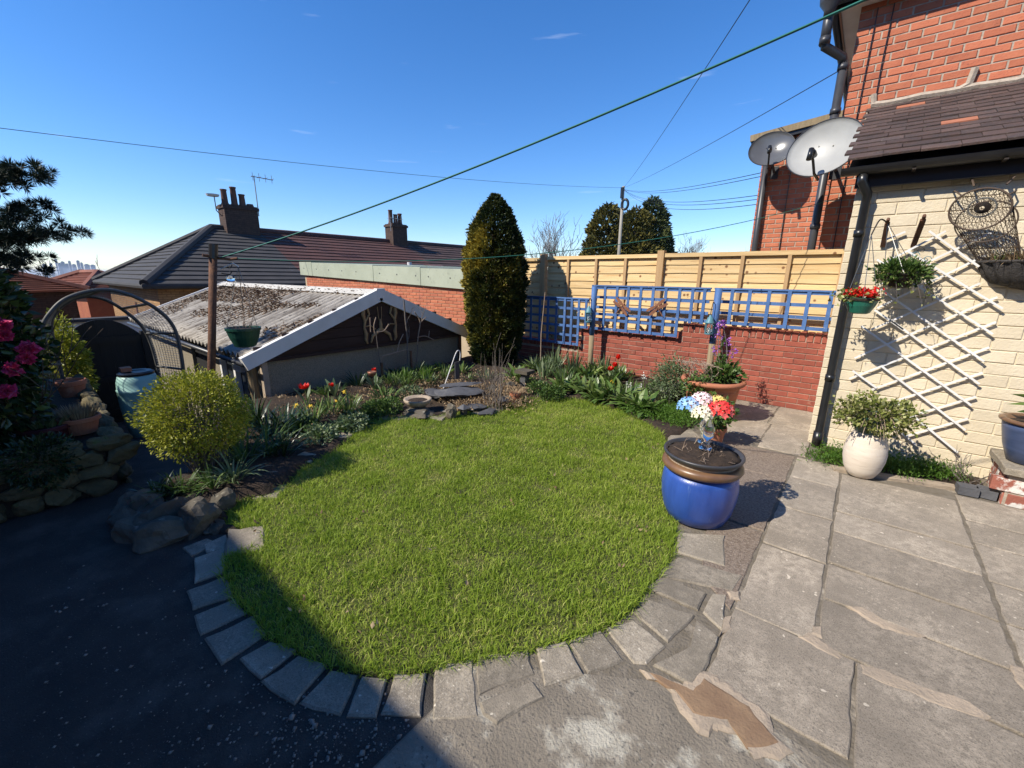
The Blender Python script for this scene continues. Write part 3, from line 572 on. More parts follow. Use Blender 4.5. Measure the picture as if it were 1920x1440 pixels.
# ================================================================== GARAGE
m_pebble = M('pebbledash', (.34, .29, .21), (.22, .19, .14), rough=.95, scale=90, lo=.4, hi=.6, bump=1.5, bscale=110, spots=.5, spot_col=(.5, .46, .37), spot_scale=120)
m_gable = M('dark stained boarding', (.05, .026, .02), (.035, .018, .014), rough=.8, scale=4, stretch=(1, 1, 12), bump=.3, bscale=12)
m_asb = M('cement roof sheet', (.46, .42, .36), (.36, .325, .275), rough=.92, scale=5, bump=.5, bscale=60, stretch=(2.5, .5, 1), c3=(.16, .135, .11), s3=2.2, lo3=.46, hi3=.64, spots=.85, spot_col=(.09, .075, .06), spot_scale=26, spot_lo=.58, spot_hi=.68, stripe=.17)
garage = thing('garage', 'low pebbledash garage with corrugated roof and white bargeboards', 'garage', (-9, 3.85, -1.6))
GXF, GXB, YE0, YR, YE1, ZE, ZR = -5.78, -12.4, 1.96, 3.85, 5.66, .66, 1.40
mb = MB(); gl = [(2.12, -2.7), (5.52, -2.7), (5.52, .56), (2.12, .56)]
mb.add([(GXF-.06, y, z) for y, z in gl]+[(GXF-.16, y, z) for y, z in gl], [(0, 1, 2, 3), (7, 6, 5, 4), (0, 4, 5, 1), (1, 5, 6, 2), (2, 6, 7, 3), (3, 7, 4, 0)]); mb.build('end_wall', m_pebble, garage)
gab = MB(); gg = [(1.98, .565), (5.64, .565), (5.6, .70), (YR, ZR-.03), (2.02, .70)]
gab.add([(GXF-.05, y, z) for y, z in gg]+[(GXF-.12, y, z) for y, z in gg], [(0, 1, 2, 3, 4), (9, 8, 7, 6, 5)]+[(i, i+5, (i+1) % 5+5, (i+1) % 5) for i in range(5)]); gbo = gab.build('gable_end', m_gable, garage)
for k in range(5):
    z = .62+k*.14; hw = (ZR-.06-z)/(ZR-.7)*1.8
    MB().box(GXF-.05, GXF-.036, YR-hw, YR+hw, z, z+.132).build('gable_board', m_gable, gbo)
MB().box(GXF-.055, GXF-.02, 2.1, 5.54, .545, .585).build('gable_rail', m_gable, garage)
def sheet(ya, yb, za, zb, name):
    nxs = 640; xs = np.linspace(GXB, GXF, nxs); wob = .032*np.sin(xs*2*math.pi/.17)
    ts = np.linspace(0, 1, 7); V = []
    for side in (0, -.012):
        for t in ts: V.append(np.stack([xs, np.full(nxs, ya+(yb-ya)*t), za+(zb-za)*t+wob+side], 1))
    V = np.concatenate(V); Fc = []; T = 7
    for s_ in range(2):
        for j in range(T-1):
            a = (s_*T+j)*nxs+np.arange(nxs-1); q = np.stack([a, a+1, a+1+nxs, a+nxs], 1); Fc.append(q if (s_ == 0) == (yb > ya) else q[:, ::-1])
    for j in (0, T-1): a = j*nxs+np.arange(nxs-1); Fc.append(np.stack([a, a+T*nxs, a+1+T*nxs, a+1], 1))
    return np_mesh(name, V, np.concatenate(Fc), m_asb, garage, smooth=False)
sheet(YE0-.06, YR+.02, ZE-.02, ZR, 'roof_sheet'); sheet(YE1+.06, YR-.02, ZE-.02, ZR, 'roof_sheet')
m_ridge = M('ridge capping', (.55, .53, .48), (.42, .4, .36), rough=.85, scale=6, spots=.6, spot_col=(.2, .17, .14), spot_scale=12)
for i in range(7):
    xa = GXB+i*(GXF-GXB)/7; xb = xa+(GXF-GXB)/7-.01
    mb = MB(); mb.add([(x, y, z) for x in (xa, xb) for y, z in ((YR-.2, ZR-.045), (YR-.05, ZR+.028), (YR+.05, ZR+.028), (YR+.2, ZR-.045), (YR, ZR-.03))], [(0, 1, 6, 5), (1, 2, 7, 6), (2, 3, 8, 7), (3, 4, 9, 8), (4, 0, 5, 9), (4, 3, 2, 1, 0), (5, 6, 7, 8, 9)][::1]); mb.build('ridge_cap', m_ridge, garage)
for ya, yb in ((YE0-.1, YR), (YE1+.1, YR)):
    a, b = Vector((GXF+.02, ya, ZE-.10)), Vector((GXF+.02, yb, ZR-.055)); mb = MB()
    d = (b-a).normalized(); up = Vector((0, -d.z, d.y)); up = up if up.z > 0 else -up
    mb.add([a+up*.085, b+up*.095, b-up*.085, a-up*.085]+[p+Vector((-.09, 0, 0)) for p in (a+up*.085, b+up*.095, b-up*.085, a-up*.085)], [(0, 1, 2, 3), (7, 6, 5, 4), (0, 4, 5, 1), (1, 5, 6, 2), (2, 6, 7, 3), (3, 7, 4, 0)]); mb.build('bargeboard', m_white, garage)
MB().box(GXF-.06, GXF+.022, YR-.07, YR+.07, ZR-.10, ZR+.045).build('apex_block', m_white, garage)
a, b = Vector((GXB, YE0-.05, ZE-.02)), Vector((GXB, YR, ZR)); mb = MB(); mb.bar(a, b, .05, .1); mb.bar(b, Vector((GXB, YE1, ZE)), .05, .1); mb.build('bargeboard', m_white, garage)
# side wall (towards the path): panels, window, door, posts
SY = 2.1
for x0, x1 in ((-12.3, -8.95), (-7.95, -7.45), (-6.25, -5.96)): MB().box(x0, x1, SY, SY+.1, -2.7, ZE-.06).build('wall_panel', m_pebble, garage)
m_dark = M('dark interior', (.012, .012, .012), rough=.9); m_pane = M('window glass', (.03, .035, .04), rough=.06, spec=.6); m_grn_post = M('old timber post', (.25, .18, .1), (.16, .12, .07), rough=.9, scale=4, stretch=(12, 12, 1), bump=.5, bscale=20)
MB().box(-8.95, -7.95, SY+.05, SY+.09, -2.7, ZE-.06).build('door', m_dark, garage)
w_ = MB().box(-7.4, -6.3, SY+.04, SY+.08, -2.7, ZE-.06).build('window', m_pane, garage)
for x in (-7.42, -6.86, -6.28, -7.93): MB().box(x-.035, x+.035, SY-.03, SY+.036, -2.7, ZE-.06).build('frame', m_white, w_)
MB().box(-6.72, -6.5, SY-.06, SY+.03, .32, .56).build('lamp_box', m_white, garage)
MB().tube([(-6.02, SY-.09, -1.5), (-6.0, SY-.09, .58)], .055, 10).build('corner_post', m_grn_post, garage)
mb = MB(); mb.tube([(GXB, YE0-.09, ZE-.1), (GXF-.03, YE0-.09, ZE-.11)], .032, 10); mb.build('gutter', m_grey_pipe, garage, smooth=True)
MB().box(GXF-.1, GXF-.02, 2.06, 2.13, -2.7, .6).build('corner_strip', m_sandm, garage); MB().box(GXF-.1, GXF-.02, 5.5, 5.56, -2.7, .6).build('corner_strip', m_rust, garage)
# dead twigs and leaves lying in the corrugations
n = 17000; X = rng.uniform(GXB+.3, GXF-.1, n); t = rng.beta(2.2, 1.5, n)
dens = np.array([mnoise.noise(Vector((x*.9, q*3.2, 5))) for x, q in zip(X, t)])+.35*np.clip((-7.2-X)/4, -0.2, 1)+(t-.55)*.5
k = dens > -.02; X, t = X[k], t[k]; n = len(X); P = np.stack([X, YE0+(YR-YE0)*t, ZE+(ZR-ZE)*t+.012+rng.random(n)*.015], 1)
T = rand_dirs(n); T[:, 2] *= .35; m_debris = LEAF('dead leaves', (.06, .04, .028), (.16, .1, .06), (.3, .2, .13), trans=.1, rough=.9)
tag(leaves('leaf_litter', P, T, rng.uniform(.02, .09, n), rng.uniform(.008, .03, n), m_debris), 'dead leaves and twigs strewn over the corrugated garage roof', 'leaf litter', kind='stuff')
# wooden butterfly on the gable
bf = thing('wall_butterfly', 'cut-out wooden butterfly fixed to the dark garage gable', 'wall ornament', (GXF-.03, 3.83, .62))
m_bfly = M('varnished plywood', (.42, .27, .13), (.32, .19, .09), rough=.6, scale=9)
def flat_tube(pts, r, x): return [Vector((x, p[0], p[1])) for p in pts]
for s in (-1, 1):
    W = lambda q: [Vector((GXF-.02, 3.83+s*a*.30, .62+b*.55)) for a, b in q]
    MB().tube(W([(.72, .98), (.92, 1.0), (.97, .8), (.88, .62), (.95, .45), (.86, .28), (.9, .1), (.82, 0)]), [.02, .03, .03, .022, .016, .03, .025, .012], 8).build('outer_wing', m_bfly, bf)
    MB().tube(W([(.72, .98), (.62, .8), (.8, .66), (.95, .62)]), [.02, .016, .014, .014], 8).build('upper_wing', m_bfly, bf)
    MB().tube(W([(.95, .47), (.6, .5), (.3, .38)]), [.01, .01, .008], 8).build('wing_rib', m_bfly, bf)
    MB().tube(W([(.0, .38), (.22, .3), (.5, .2), (.62, .02)]), [.03, .026, .026, .012], 8).build('lower_wing', m_bfly, bf)
    MB().tube(W([(.03, .55), (.1, .75), (.12, 1.0)]), .006, 6).build('antenna', m_bfly, bf)
MB().tube([(GXF-.015, 3.83, .78), (GXF-.015, 3.83, .9), (GXF-.015, 3.83, .98)], [.02, .028, .012], 8).build('body', m_bfly, bf)

# -------- neighbour's flat-roofed garage
ng = thing('brick_garage', 'flat-roofed orange brick garage with pale green fascia behind the pebbledash garage', 'garage', (-10, 7.2, -1.5))
NY = 7.2
def ntop(x): return 1.62-.042*(x+15.3)*1.0
mb = MB(); mb.add([(-15.3, NY+.012, -2.5), (-5.6, NY+.012, -2.5), (-5.6, NY+.012, 1.3), (-15.3, NY+.012, 1.64)]+[(-15.3, 11, -2.5), (-5.6, 11, -2.5), (-5.6, 11, 1.3), (-15.3, 11, 1.64)], [(0, 1, 2, 3), (7, 6, 5, 4), (1, 5, 6, 2), (4, 0, 3, 7)]); ngw = mb.build('wall', M('pale mortar', (.5, .4, .26), (.42, .33, .22), rough=.95), ng)
brickwork(ngw, m_brick_n, NY, -15.2, -5.6, .24, 18, .28, .08, mort=.013, keep=lambda x, z: z < 1.62-.034*(x+15.3)-.03 and z > .28+.95*min(1, max(0, (-7.2-x)/5.5)), d=.05)
m_lead = M('pale green fascia', (.4, .43, .33), (.34, .37, .28), rough=.6, scale=2, bump=.3, bscale=6, spots=.4, spot_col=(.22, .22, .18), spot_scale=10)
for x0, x1 in ((-15.45, -14.6), (-14.58, -11.0), (-10.98, -8.9), (-8.88, -7.3), (-7.28, -5.5)):
    z = lambda x: 1.62-.034*(x+15.3); mb = MB(); yf = NY-.07
    mb.add([(x0, yf, z(x0)-.01), (x1, yf, z(x1)-.01), (x1, yf, z(x1)+.44), (x0, yf, z(x0)+.42), (x0, NY+.0, z(x0)-.01), (x1, NY+.0, z(x1)-.01), (x1, 11.1, z(x1)+.46), (x0, 11.1, z(x0)+.44)], [(0, 1, 2, 3), (1, 0, 4, 5), (3, 2, 6, 7), (0, 3, 7, 4), (1, 5, 6, 2)]); fs_ = mb.build('fascia_panel', m_lead, ng)
    for xx in np.arange(x0+.3, x1-.1, .8): MB().tube([(xx, yf-.006, z(xx)+.22), (xx, yf+.002, z(xx)+.22)], .018, 8).build('fixing', m_grey_pipe, fs_)

# ================================================================== HOUSES DOWN THE HILL
m_slate_r = M('dark concrete roof tile', (.045, .043, .043), (.06, .056, .055), rough=.8, scale=2, bump=.4, bscale=30)
m_red_r = M('red brown roof tile', (.11, .05, .04), (.08, .04, .035), rough=.8, scale=1.2, bump=.4, bscale=30)
m_brn_r = M('mottled brown roof tile', (.1, .06, .05), (.06, .04, .035), rough=.8, scale=1.5, bump=.4, bscale=30)
m_buff = M('buff brick', (.46, .28, .13), (.36, .2, .1), rough=.85, scale=3, bump=.4, bscale=30, courses=.55)
m_chim = M('sooty brick', (.11, .066, .047), (.07, .045, .036), rough=.9, scale=7, bump=.6, bscale=30, courses=.6)
m_pot = M('chimney pot clay', (.16, .075, .05), (.1, .055, .04), rough=.85, scale=5)
def stepped_roof(name, quad_lo0, quad_lo1, quad_hi1, quad_hi0, rows, mat, parent, step=.045):
    """roof slope as overlapping courses"""
    a, b, c, d = map(Vector, (quad_lo0, quad_lo1, quad_hi1, quad_hi0)); nrm = (b-a).cross(d-a).normalized(); nrm = nrm if nrm.z > 0 else -nrm
    mb = MB()
    for r in range(rows):
        t0, t1 = r/rows, (r+1.15)/rows; t1 = min(t1, 1)
        p0, p1 = a.lerp(d, t0), b.lerp(c, t0); p2, p3 = b.lerp(c, t1), a.lerp(d, t1)
        mb.add([p0+nrm*step, p1+nrm*step, p2+nrm*.004, p3+nrm*.004, p0-nrm*.01, p1-nrm*.01], [(0, 1, 2, 3), (4, 5, 1, 0), (0, 3, 4), (1, 5, 2)])
    mb.add([a-nrm*.02, b-nrm*.02, c-nrm*.02, d-nrm*.02], [(0, 1, 2, 3)])
    return mb.build(name, mat, parent)
XF, XR, XK, ZEV, ZRG, Y0 = -17.0, -21.0, -25.0, 1.36, 3.4, 3.4
def chimney(parent, y, w, h, pots, x=-20.9, d=.7):
    c = MB().box(x-d/2, x+d/2, y-w/2, y+w/2, 2.6, ZRG+h).box(x-d/2-.05, x+d/2+.05, y-w/2-.05, y+w/2+.05, ZRG+h-.16, ZRG+h-.05).build('chimney', m_chim, parent)
    for p, ph in pots: MB().lathe([(.13, 0), (.15, .05), (.12, .12), (.105, ph-.06), (.125, ph-.04), (.125, ph), (.08, ph), (.08, .1)], 12, (x+random.uniform(-.1, .1), y+p, ZRG+h-.02)).build('chimney_pot', m_pot, c, smooth=True)
def aerial(name, label, base, h, arms, loc_thing=None):
    t = thing(name, label, 'aerial', base, 'television aerials on the chimneys'); b = Vector(base)
    MB().tube([b, b+Vector((0, 0, h))], .02, 6).build('mast', m_wire, t)
    mb = MB(); mb.tube([b+Vector((0, -.1, h)), b+Vector((0, .75, h-.02))], .016, 6)
    for k in range(arms): y = -.05+.75*k/(arms-1); mb.tube([b+Vector((-.2, y, h)), b+Vector((.2, y, h))], .01, 5); mb.tube([b+Vector((0, y, h-.16)), b+Vector((0, y, h+.16))], .01, 5)
    mb.build('element_array', m_wire, t); return t
h1 = thing('terraced_house', 'end terraced house with dark grey hipped roof and buff brick side wall', 'house', (-21, 5.5, -4), 'terraced houses down the hill')
MB().box(XK, XF, Y0, 8.1, -5, ZEV).build('wall', m_buff, h1)
ov = .35
stepped_roof('roof', (XF+ov, Y0-ov, ZEV-.1), (XF+ov, 8.1, ZEV-.1), (XR, 8.1, ZRG), (XR, 6.3, ZRG), 15, m_slate_r, h1)
stepped_roof('hip_slope', (XK-ov, Y0-ov, ZEV-.1), (XF+ov, Y0-ov, ZEV-.1), (XR, 6.3, ZRG), (XR-.01, 6.3, ZRG), 15, m_slate_r, h1)
stepped_roof('rear_slope', (XK-ov, 8.1, ZEV-.1), (XK-ov, Y0-ov, ZEV-.1), (XR, 6.3, ZRG), (XR, 8.1, ZRG), 6, m_slate_r, h1)
mb = MB(); mb.tube([(XF+ov, Y0-ov, ZEV-.04), (XR, 6.3, ZRG+.04), (XR, 8.1, ZRG+.04)], .13, 8); mb.tube([(XK-ov, Y0-ov, ZEV-.04), (XR, 6.3, ZRG+.04)], .13, 8); mb.build('hip_tiles', m_slate_r, h1)
mb = MB(); mb.tube([(XK-ov, Y0-ov, ZEV-.12), (XF+ov, Y0-ov, ZEV-.12), (XF+ov, 8.1, ZEV-.12)], .09, 8); mb.build('gutter', m_slate_r, h1)
MB().tube([(XF+.12, Y0+1.2, ZEV-.2), (XF+.12, Y0+1.2, -4)], .06, 8).build('downpipe', m_black, h1)
def hwin(parent, x, y0, y1, z0, z1):
    f = MB().box(x, x+.05, y0, y1, z0, z1).build('window', m_white, parent); MB().box(x+.051, x+.058, y0+.09, y1-.09, z0+.09, z1-.09).build('pane', m_pane, f)
hwin(h1, XF, 5.0, 6.3, .1, 1.0); MB().box(XF+.001, XF+.06, 4.8, 6.5, 1.02, 1.2).build('lintel', m_chim, h1); hwin(h1, XF, 5.0, 6.3, -2.6, -1.4)
MB().box(XF-3.5, XF-3.3, Y0-.02, Y0+.02, -1.2, .6).build('side_window', m_pane, h1); 
chimney(h1, 7.35, 1.25, .95, ((-.42, .62), (-.08, .75), (.2, .5), (.45, .14)))
h2 = thing('terraced_house', 'middle terraced house with plain red-brown tiled roof', 'house', (-21, 12, -4), 'terraced houses down the hill')
MB().box(XK, XF, 8.102, 15.6, -5, ZEV).build('wall', m_brick_n, h2)
stepped_roof('roof', (XF+ov, 8.11, ZEV-.1), (XF+ov, 15.6, ZEV-.1), (XR, 15.6, ZRG), (XR, 8.11, ZRG), 15, m_red_r, h2)
stepped_roof('rear_slope', (XK-ov, 15.6, ZEV-.1), (XK-ov, 8.11, ZEV-.1), (XR, 8.11, ZRG), (XR, 15.6, ZRG), 6, m_red_r, h2)
MB().tube([(XR, 8.11, ZRG+.04), (XR, 15.6, ZRG+.04)], .13, 8).build('ridge_tiles', m_red_r, h2)
for y in (9.2, 12.6): hwin(h2, XF, y, y+1.5, -.2, .95); hwin(h2, XF, y, y+1.5, -2.6, -1.4)
chimney(h2, 15.2, .95, .95, ((-.28, .75), (.02, .55), (.3, .62)))
h3 = thing('terraced_house', 'far terraced house with mottled brown roof beside the second chimney', 'house', (-21, 20, -4), 'terraced houses down the hill')
MB().box(XK, XF, 15.602, 26, -5, ZEV).build('wall', m_brick_n, h3)
stepped_roof('roof', (XF+ov, 15.61, ZEV-.1), (XF+ov, 26, ZEV-.1), (XR, 26, ZRG), (XR, 15.61, ZRG), 15, m_brn_r, h3)
stepped_roof('rear_slope', (XK-ov, 26, ZEV-.1), (XK-ov, 15.61, ZEV-.1), (XR, 15.61, ZRG), (XR, 26, ZRG), 6, m_brn_r, h3)
MB().tube([(XR, 15.61, ZRG+.04), (XR, 26, ZRG+.04)], .13, 8).build('ridge_tiles', m_brn_r, h3)
for y in (17, 21): hwin(h3, XF, y, y+1.5, -.2, .95)
aerial('tv_aerial', 'tall thin television aerial on the large chimney with four pots', (-20.55, 8.0, 4.0), 1.55, 4)
aerial('tv_aerial', 'short bent television aerial on the smaller chimney', (-20.55, 14.6, 3.95), .65, 3)
sd = thing('roof_dish', 'small white plate aerial on a bracket beside the chimney pots', 'aerial', (-20.9, 6.7, 3.9)); MB().tube([(-20.9, 6.72, 3.9), (-20.9, 6.55, 4.1), (-20.9, 6.55, 4.62)], .02, 6).build('bracket', m_wire, sd); MB().lathe([(.0, 0), (.2, .0), (.24, .07), (0, .09)], 16, (-20.9, 6.5, 4.62)).build('plate', m_white, sd)
# dormers and rear extensions peeping over the green fascia
rx = thing('rear_extension', 'cluster of small tiled rear extensions below the smaller chimney', 'extension', (-15.8, 13.5, -3))
for y, w, z, d_ in ((12.0, .8, 1.9, .9), (13.1, .9, 1.95, .5), (14.2, .8, 1.95, 1.0), (15.4, 1.0, 1.85, .5)):
    MB().box(-16.5, -16.5+d_, y-w/2, y+w/2, -3, z-.25).build('wall', m_chim, rx); stepped_roof('roof', (-16.5+d_+.1, y-w/2-.05, z-.28), (-16.5+d_+.1, y+w/2+.05, z-.28), (-16.7, y+w/2, z+.2), (-16.7, y-w/2, z+.2), 4, m_slate_r if d_ < .6 else m_red_r, rx)
MB().lathe([(.1, 0), (.1, .3), (0, .3)], 10, (-16.2, 12.4, 1.9)).build('vent', m_white, rx)
# orange roofs on the left
m_orange_r = M('orange pantile', (.3, .11, .06), (.2, .075, .045), rough=.8, scale=2.5, bump=.3, bscale=20)
m_orange_r2 = M('faded red pantile', (.26, .095, .06), (.2, .08, .055), rough=.8, scale=2.5, bump=.3, bscale=20)
def pantile_house(label, cx, cy, ex, ey, ze, zr, base, mat, wmat, ang):
    t = thing('hipped_house', label, 'house', (cx, cy, base)); ca, sa = math.cos(ang), math.sin(ang)
    W = lambda u, v, z: Vector((cx+u*ca-v*sa, cy+u*sa+v*ca, z)); rr = max(.01, ex-ey)
    w = MB(); c = [W(u, v, z) for z in (base, ze) for u, v in ((-ex+.3, -ey+.3), (ex-.3, -ey+.3), (ex-.3, ey-.3), (-ex+.3, ey-.3))]; w.add(c, [(3, 2, 1, 0), (4, 5, 6, 7), (0, 1, 5, 4), (1, 2, 6, 5), (2, 3, 7, 6), (3, 0, 4, 7)]); w.build('wall', wmat, t)
    A, B, C_, D = W(-ex, -ey, ze), W(ex, -ey, ze), W(ex, ey, ze), W(-ex, ey, ze); P, Q = W(-rr, 0, zr), W(rr, 0, zr)
    for q in ((A, B, Q, P), (B, C_, Q, Q), (C_, D, P, Q), (D, A, P, P)): stepped_roof('roof_slope', *q, 11, mat, t, step=.07)
    h = MB()
    for p_, q_ in ((A, P), (B, Q), (C_, Q), (D, P), (P, Q)): h.tube([p_+Vector((0, 0, .05)), q_+Vector((0, 0, .08))], .13, 6)
    h.build('hip_tiles', mat, t); return t
p4 = PX(75, 512, -19); p5 = PX(160, 513, -25)
hh4 = pantile_house('bungalow with orange pantile hipped roof behind the rose arch', -24, PX(60, 512, -24).y-1.3, 2.3, 1.7, PX(60, 548, -22).z, PX(60, 508, -24).z, -5, m_orange_r, m_chim, .5)
hh5 = pantile_house('small house with faded red pantile roof beside the buff wall', -28, PX(168, 513, -28).y, 2.1, 1.5, PX(168, 546, -27).z, PX(168, 513, -28).z, -6, m_orange_r2, m_brick_n, .35)
sh = thing('whitewashed_shed', 'weathered white shed wall below the red pantile roof', 'shed', (-16, PX(185, 590, -16).y, -3)); q = PX(185, 590, -16)
MB().box(-16.3, -16, q.y-1.0, q.y+.9, -3, .35).build('wall', m_white, sh); MB().box(-16.35, -15.9, q.y-1.1, q.y+1.0, .35, .43).build('roof', m_slate_r, sh)

# house behind the viewer whose roof edge shades the path
bh = thing('brick_house', 'large brick house with dark pitched roof whose eaves shade the path', 'house', (-3, -7, -.5))
MB().box(-22, 8, -9.9, -4.05, -2.5, 4.55).build('wall', m_brick_n, bh)
mb = MB(); mb.add([(-22.4, -3.66, 4.62), (8.4, -3.66, 4.62), (8.4, -10.3, 4.62), (-22.4, -10.3, 4.62), (-22.4, -7, 7.3), (8.4, -7, 7.3), (-22.4, -3.66, 4.54), (8.4, -3.66, 4.54), (8.4, -10.3, 4.54), (-22.4, -10.3, 4.54)], [(0, 1, 5, 4), (4, 5, 2, 3), (0, 4, 3), (1, 2, 5), (0, 6, 7, 1), (6, 9, 8, 7), (2, 8, 9, 3)]); mb.build('roof', m_slate_r, bh)
for x in (-9, -5.4, -2, 2.4):
    for z in (.7, 3.0): f = MB().box(x, x+1.3, -4.06, -4.0, z, z+1.15).build('window', m_white, bh); MB().box(x+.08, x+1.22, -3.999, -3.99, z+.08, z+1.07).build('pane', m_pane, f)

# ================================================================== FAR CITY
m_tower = M('pale concrete towers', (.5, .5, .5), (.38, .38, .4), rough=.8, scale=.02)
specs = [(84, 3, 9), (96, 5, 6), (107.5, 13, 5), (113, 5, 8), (119, 8, 7), (126, 4, 10), (132, 9, 5), (139, 3, 8), (148, 10, 6), (154, 6, 5), (163, 3, 10), (174, 2, 9)]
for i, (x, h, w) in enumerate(specs):
    X = -3600-700*(i % 3); a = PX(x-w/2, 500, X); b = PX(x+w/2, 500, X); tp = PX(x, 499-h, X); wd = abs(b.y-a.y)
    g = -41.5
    tb = thing('tower_block', 'distant city tower block on the hazy skyline', 'tower', ((X), (a.y+b.y)/2, g), 'towers on the far city skyline')
    MB().box(X-wd*.6, X+wd*.6, a.y, b.y, g, tp.z).build('shaft', m_tower, tb); MB().box(X-wd*.3, X+wd*.3, a.y+wd*.25, b.y-wd*.25, tp.z, tp.z+4).build('plant_room', m_tower, tb)
# ================================================================== FOLIAGE TOOLS
def rock_mesh(sz, seed, detail=3, rough=.3):
    import bmesh
    rs = random.Random(seed); cuts = []
    for _ in range(11):
        c_ = Vector((rs.gauss(0, 1), rs.gauss(0, 1), rs.gauss(0, 1))).normalized(); cuts.append((c_, rs.uniform(.62, .92)))
    bm = bmesh.new(); bmesh.ops.create_icosphere(bm, subdivisions=detail, radius=1)
    for v in bm.verts:
        p = v.co.copy()
        for c_, d_ in cuts:
            t_ = p.dot(c_)-d_
            if t_ > 0: p = p-c_*t_
        k = 1+rough*mnoise.noise(p*1.3+Vector((seed*7.1, seed*3.3, 0)))+rough*.4*mnoise.noise(p*3.5+Vector((seed, 0, 9)))
        q = p*k*1.12+p.normalized()*.035*mnoise.noise(p*7+Vector((seed, 2, 0)))
        v.co = Vector((q.x*sz[0], q.y*sz[1], q.z*sz[2]))
    me = bpy.data.meshes.new('rock'); bm.to_mesh(me); bm.free(); return me
def rock(name, loc, sz, seed, mat, parent=None, rot=0, tilt=0):
    me = rock_mesh(sz, seed); me.materials.append(mat); o = link(name, me, parent, loc); o.rotation_euler = (tilt, tilt*.6, rot); return o
def ellipsoid_leaves(n, c, r, shell=.55, lobes=.16, lf=2.2, seed=0):
    """points through the outer part of a lumpy ellipsoid with outward directions"""
    d = rand_dirs(n); q = (shell+(1-shell)*rng.random(n)**.6)
    lump = np.array([mnoise.noise(Vector((x*lf+seed, y*lf, z*lf)))+.5*mnoise.noise(Vector((x*lf*2.6+seed, y*lf*2.6, z*lf*2.6))) for x, y, z in d])
    q = q*(1+lobes*lump*1.6); P = np.array(c)+d*np.array(r)*q[:, None]; return P, d
def revolve_leaves(n, c, prof, shell=.6, lump=.2, lf=2.5, seed=0):
    zs = np.array([p[1] for p in prof]); rs = np.array([p[0] for p in prof])
    cdf = np.cumsum(np.interp(np.linspace(zs[0], zs[-1], 200), zs, rs)+.02); z = np.interp(rng.random(n)*cdf[-1], cdf, np.linspace(zs[0], zs[-1], 200))
    a = rng.random(n)*2*math.pi; R_ = np.interp(z, zs, rs)
    nz = np.array([mnoise.noise(Vector((math.cos(t)*lf*.6+seed, math.sin(t)*lf*.6, h*lf)))+.6*mnoise.noise(Vector((math.cos(t)*lf*1.7+seed, math.sin(t)*lf*1.7, h*lf*2.6))) for t, h in zip(a, z)])
    q = (shell+(1-shell)*rng.random(n)**.5)*(1+lump*nz); d = np.stack([np.cos(a), np.sin(a), np.full(n, .25)], 1)
    return np.array(c)+np.stack([np.cos(a)*R_*q, np.sin(a)*R_*q, z], 1), d, nz
def bare_branches(mb, p, d, L, r, depth, spread=.55, kids=(2, 3), n=5, up=.12, minr=.004):
    p = Vector(p); d = Vector(d).normalized(); pts = [p.copy()]; rr = [r]; seg = 4
    for k in range(seg):
        d = (d+Vector((random.gauss(0, .12), random.gauss(0, .12), random.gauss(0, .1)+up*.4))).normalized(); p = p+d*(L/seg); pts.append(p.copy()); rr.append(max(minr*.6, r*(1-.5*(k+1)/seg)))
    mb.tube(pts, rr, n if depth > 1 else 3, cap=False)
    if depth == 0: return
    for _ in range(random.randint(*kids)+(1 if depth > 2 else 0)):
        k = random.randint(1, seg); s, u = perp(d); a = random.uniform(0, 2*math.pi)
        nd_ = (d+(s*math.cos(a)+u*math.sin(a))*random.uniform(spread*.6, spread*1.3)+Vector((0, 0, up))).normalized()
        bare_branches(mb, pts[k], nd_, L*random.uniform(.55, .8), max(minr, rr[k]*.65), depth-1, spread, kids, n, up, minr)

lf_box = LEAF('box leaf', (.17, .2, .016), (.32, .33, .03), (.46, .45, .07), trans=.3, rough=.45)
lf_dark = LEAF('dark glossy leaf', (.012, .03, .01), (.022, .05, .014), (.04, .075, .02), trans=.12, rough=.3, spec=.5)
lf_cam = LEAF('camellia leaf', (.012, .03, .01), (.025, .055, .014), (.12, .15, .03), trans=.15, rough=.3, spec=.5)
lf_mid = LEAF('mid green leaf', (.035, .075, .015), (.075, .135, .028), (.14, .2, .05), trans=.25, rough=.45)
lf_fresh = LEAF('fresh green leaf', (.05, .12, .012), (.085, .18, .02), (.14, .24, .035), trans=.3)
lf_grey = LEAF('grey green strap leaf', (.08, .125, .05), (.14, .195, .09), (.24, .28, .15), trans=.2, rough=.4, spec=.45)
lf_strap = LEAF('strap leaf', (.06, .115, .02), (.115, .19, .04), (.23, .29, .09), trans=.25, rough=.38, spec=.5)
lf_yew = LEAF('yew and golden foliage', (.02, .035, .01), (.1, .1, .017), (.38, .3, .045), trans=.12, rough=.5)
lf_ivy = LEAF('variegated ivy', (.08, .11, .02), (.22, .24, .06), (.5, .48, .22), trans=.25, rough=.4)
lf_dry = LEAF('dry straw leaf', (.2, .13, .07), (.33, .23, .13), (.46, .35, .21), trans=.2, rough=.8)
lf_con = LEAF('far conifer', (.018, .034, .013), (.045, .062, .018), (.08, .09, .024), trans=.1, rough=.7)
lf_con2 = LEAF('far golden conifer', (.05, .052, .012), (.12, .105, .02), (.2, .16, .03), trans=.1, rough=.7)
lf_pine = LEAF('pine needle', (.008, .018, .012), (.016, .032, .018), (.03, .05, .024), trans=.08, rough=.5)
pt_pink = LEAF('pink petal', (.55, .03, .12), (.7, .06, .2), (.8, .16, .32), trans=.3)
pt_red = LEAF('red petal', (.62, .012, .01), (.75, .02, .012), (.8, .05, .02), trans=.3)
pt_yel = LEAF('yellow petal', (.75, .5, .03), (.82, .6, .06), (.85, .68, .12), trans=.3)
pt_wht = LEAF('white petal', (.75, .75, .68), (.8, .8, .74), trans=.3)
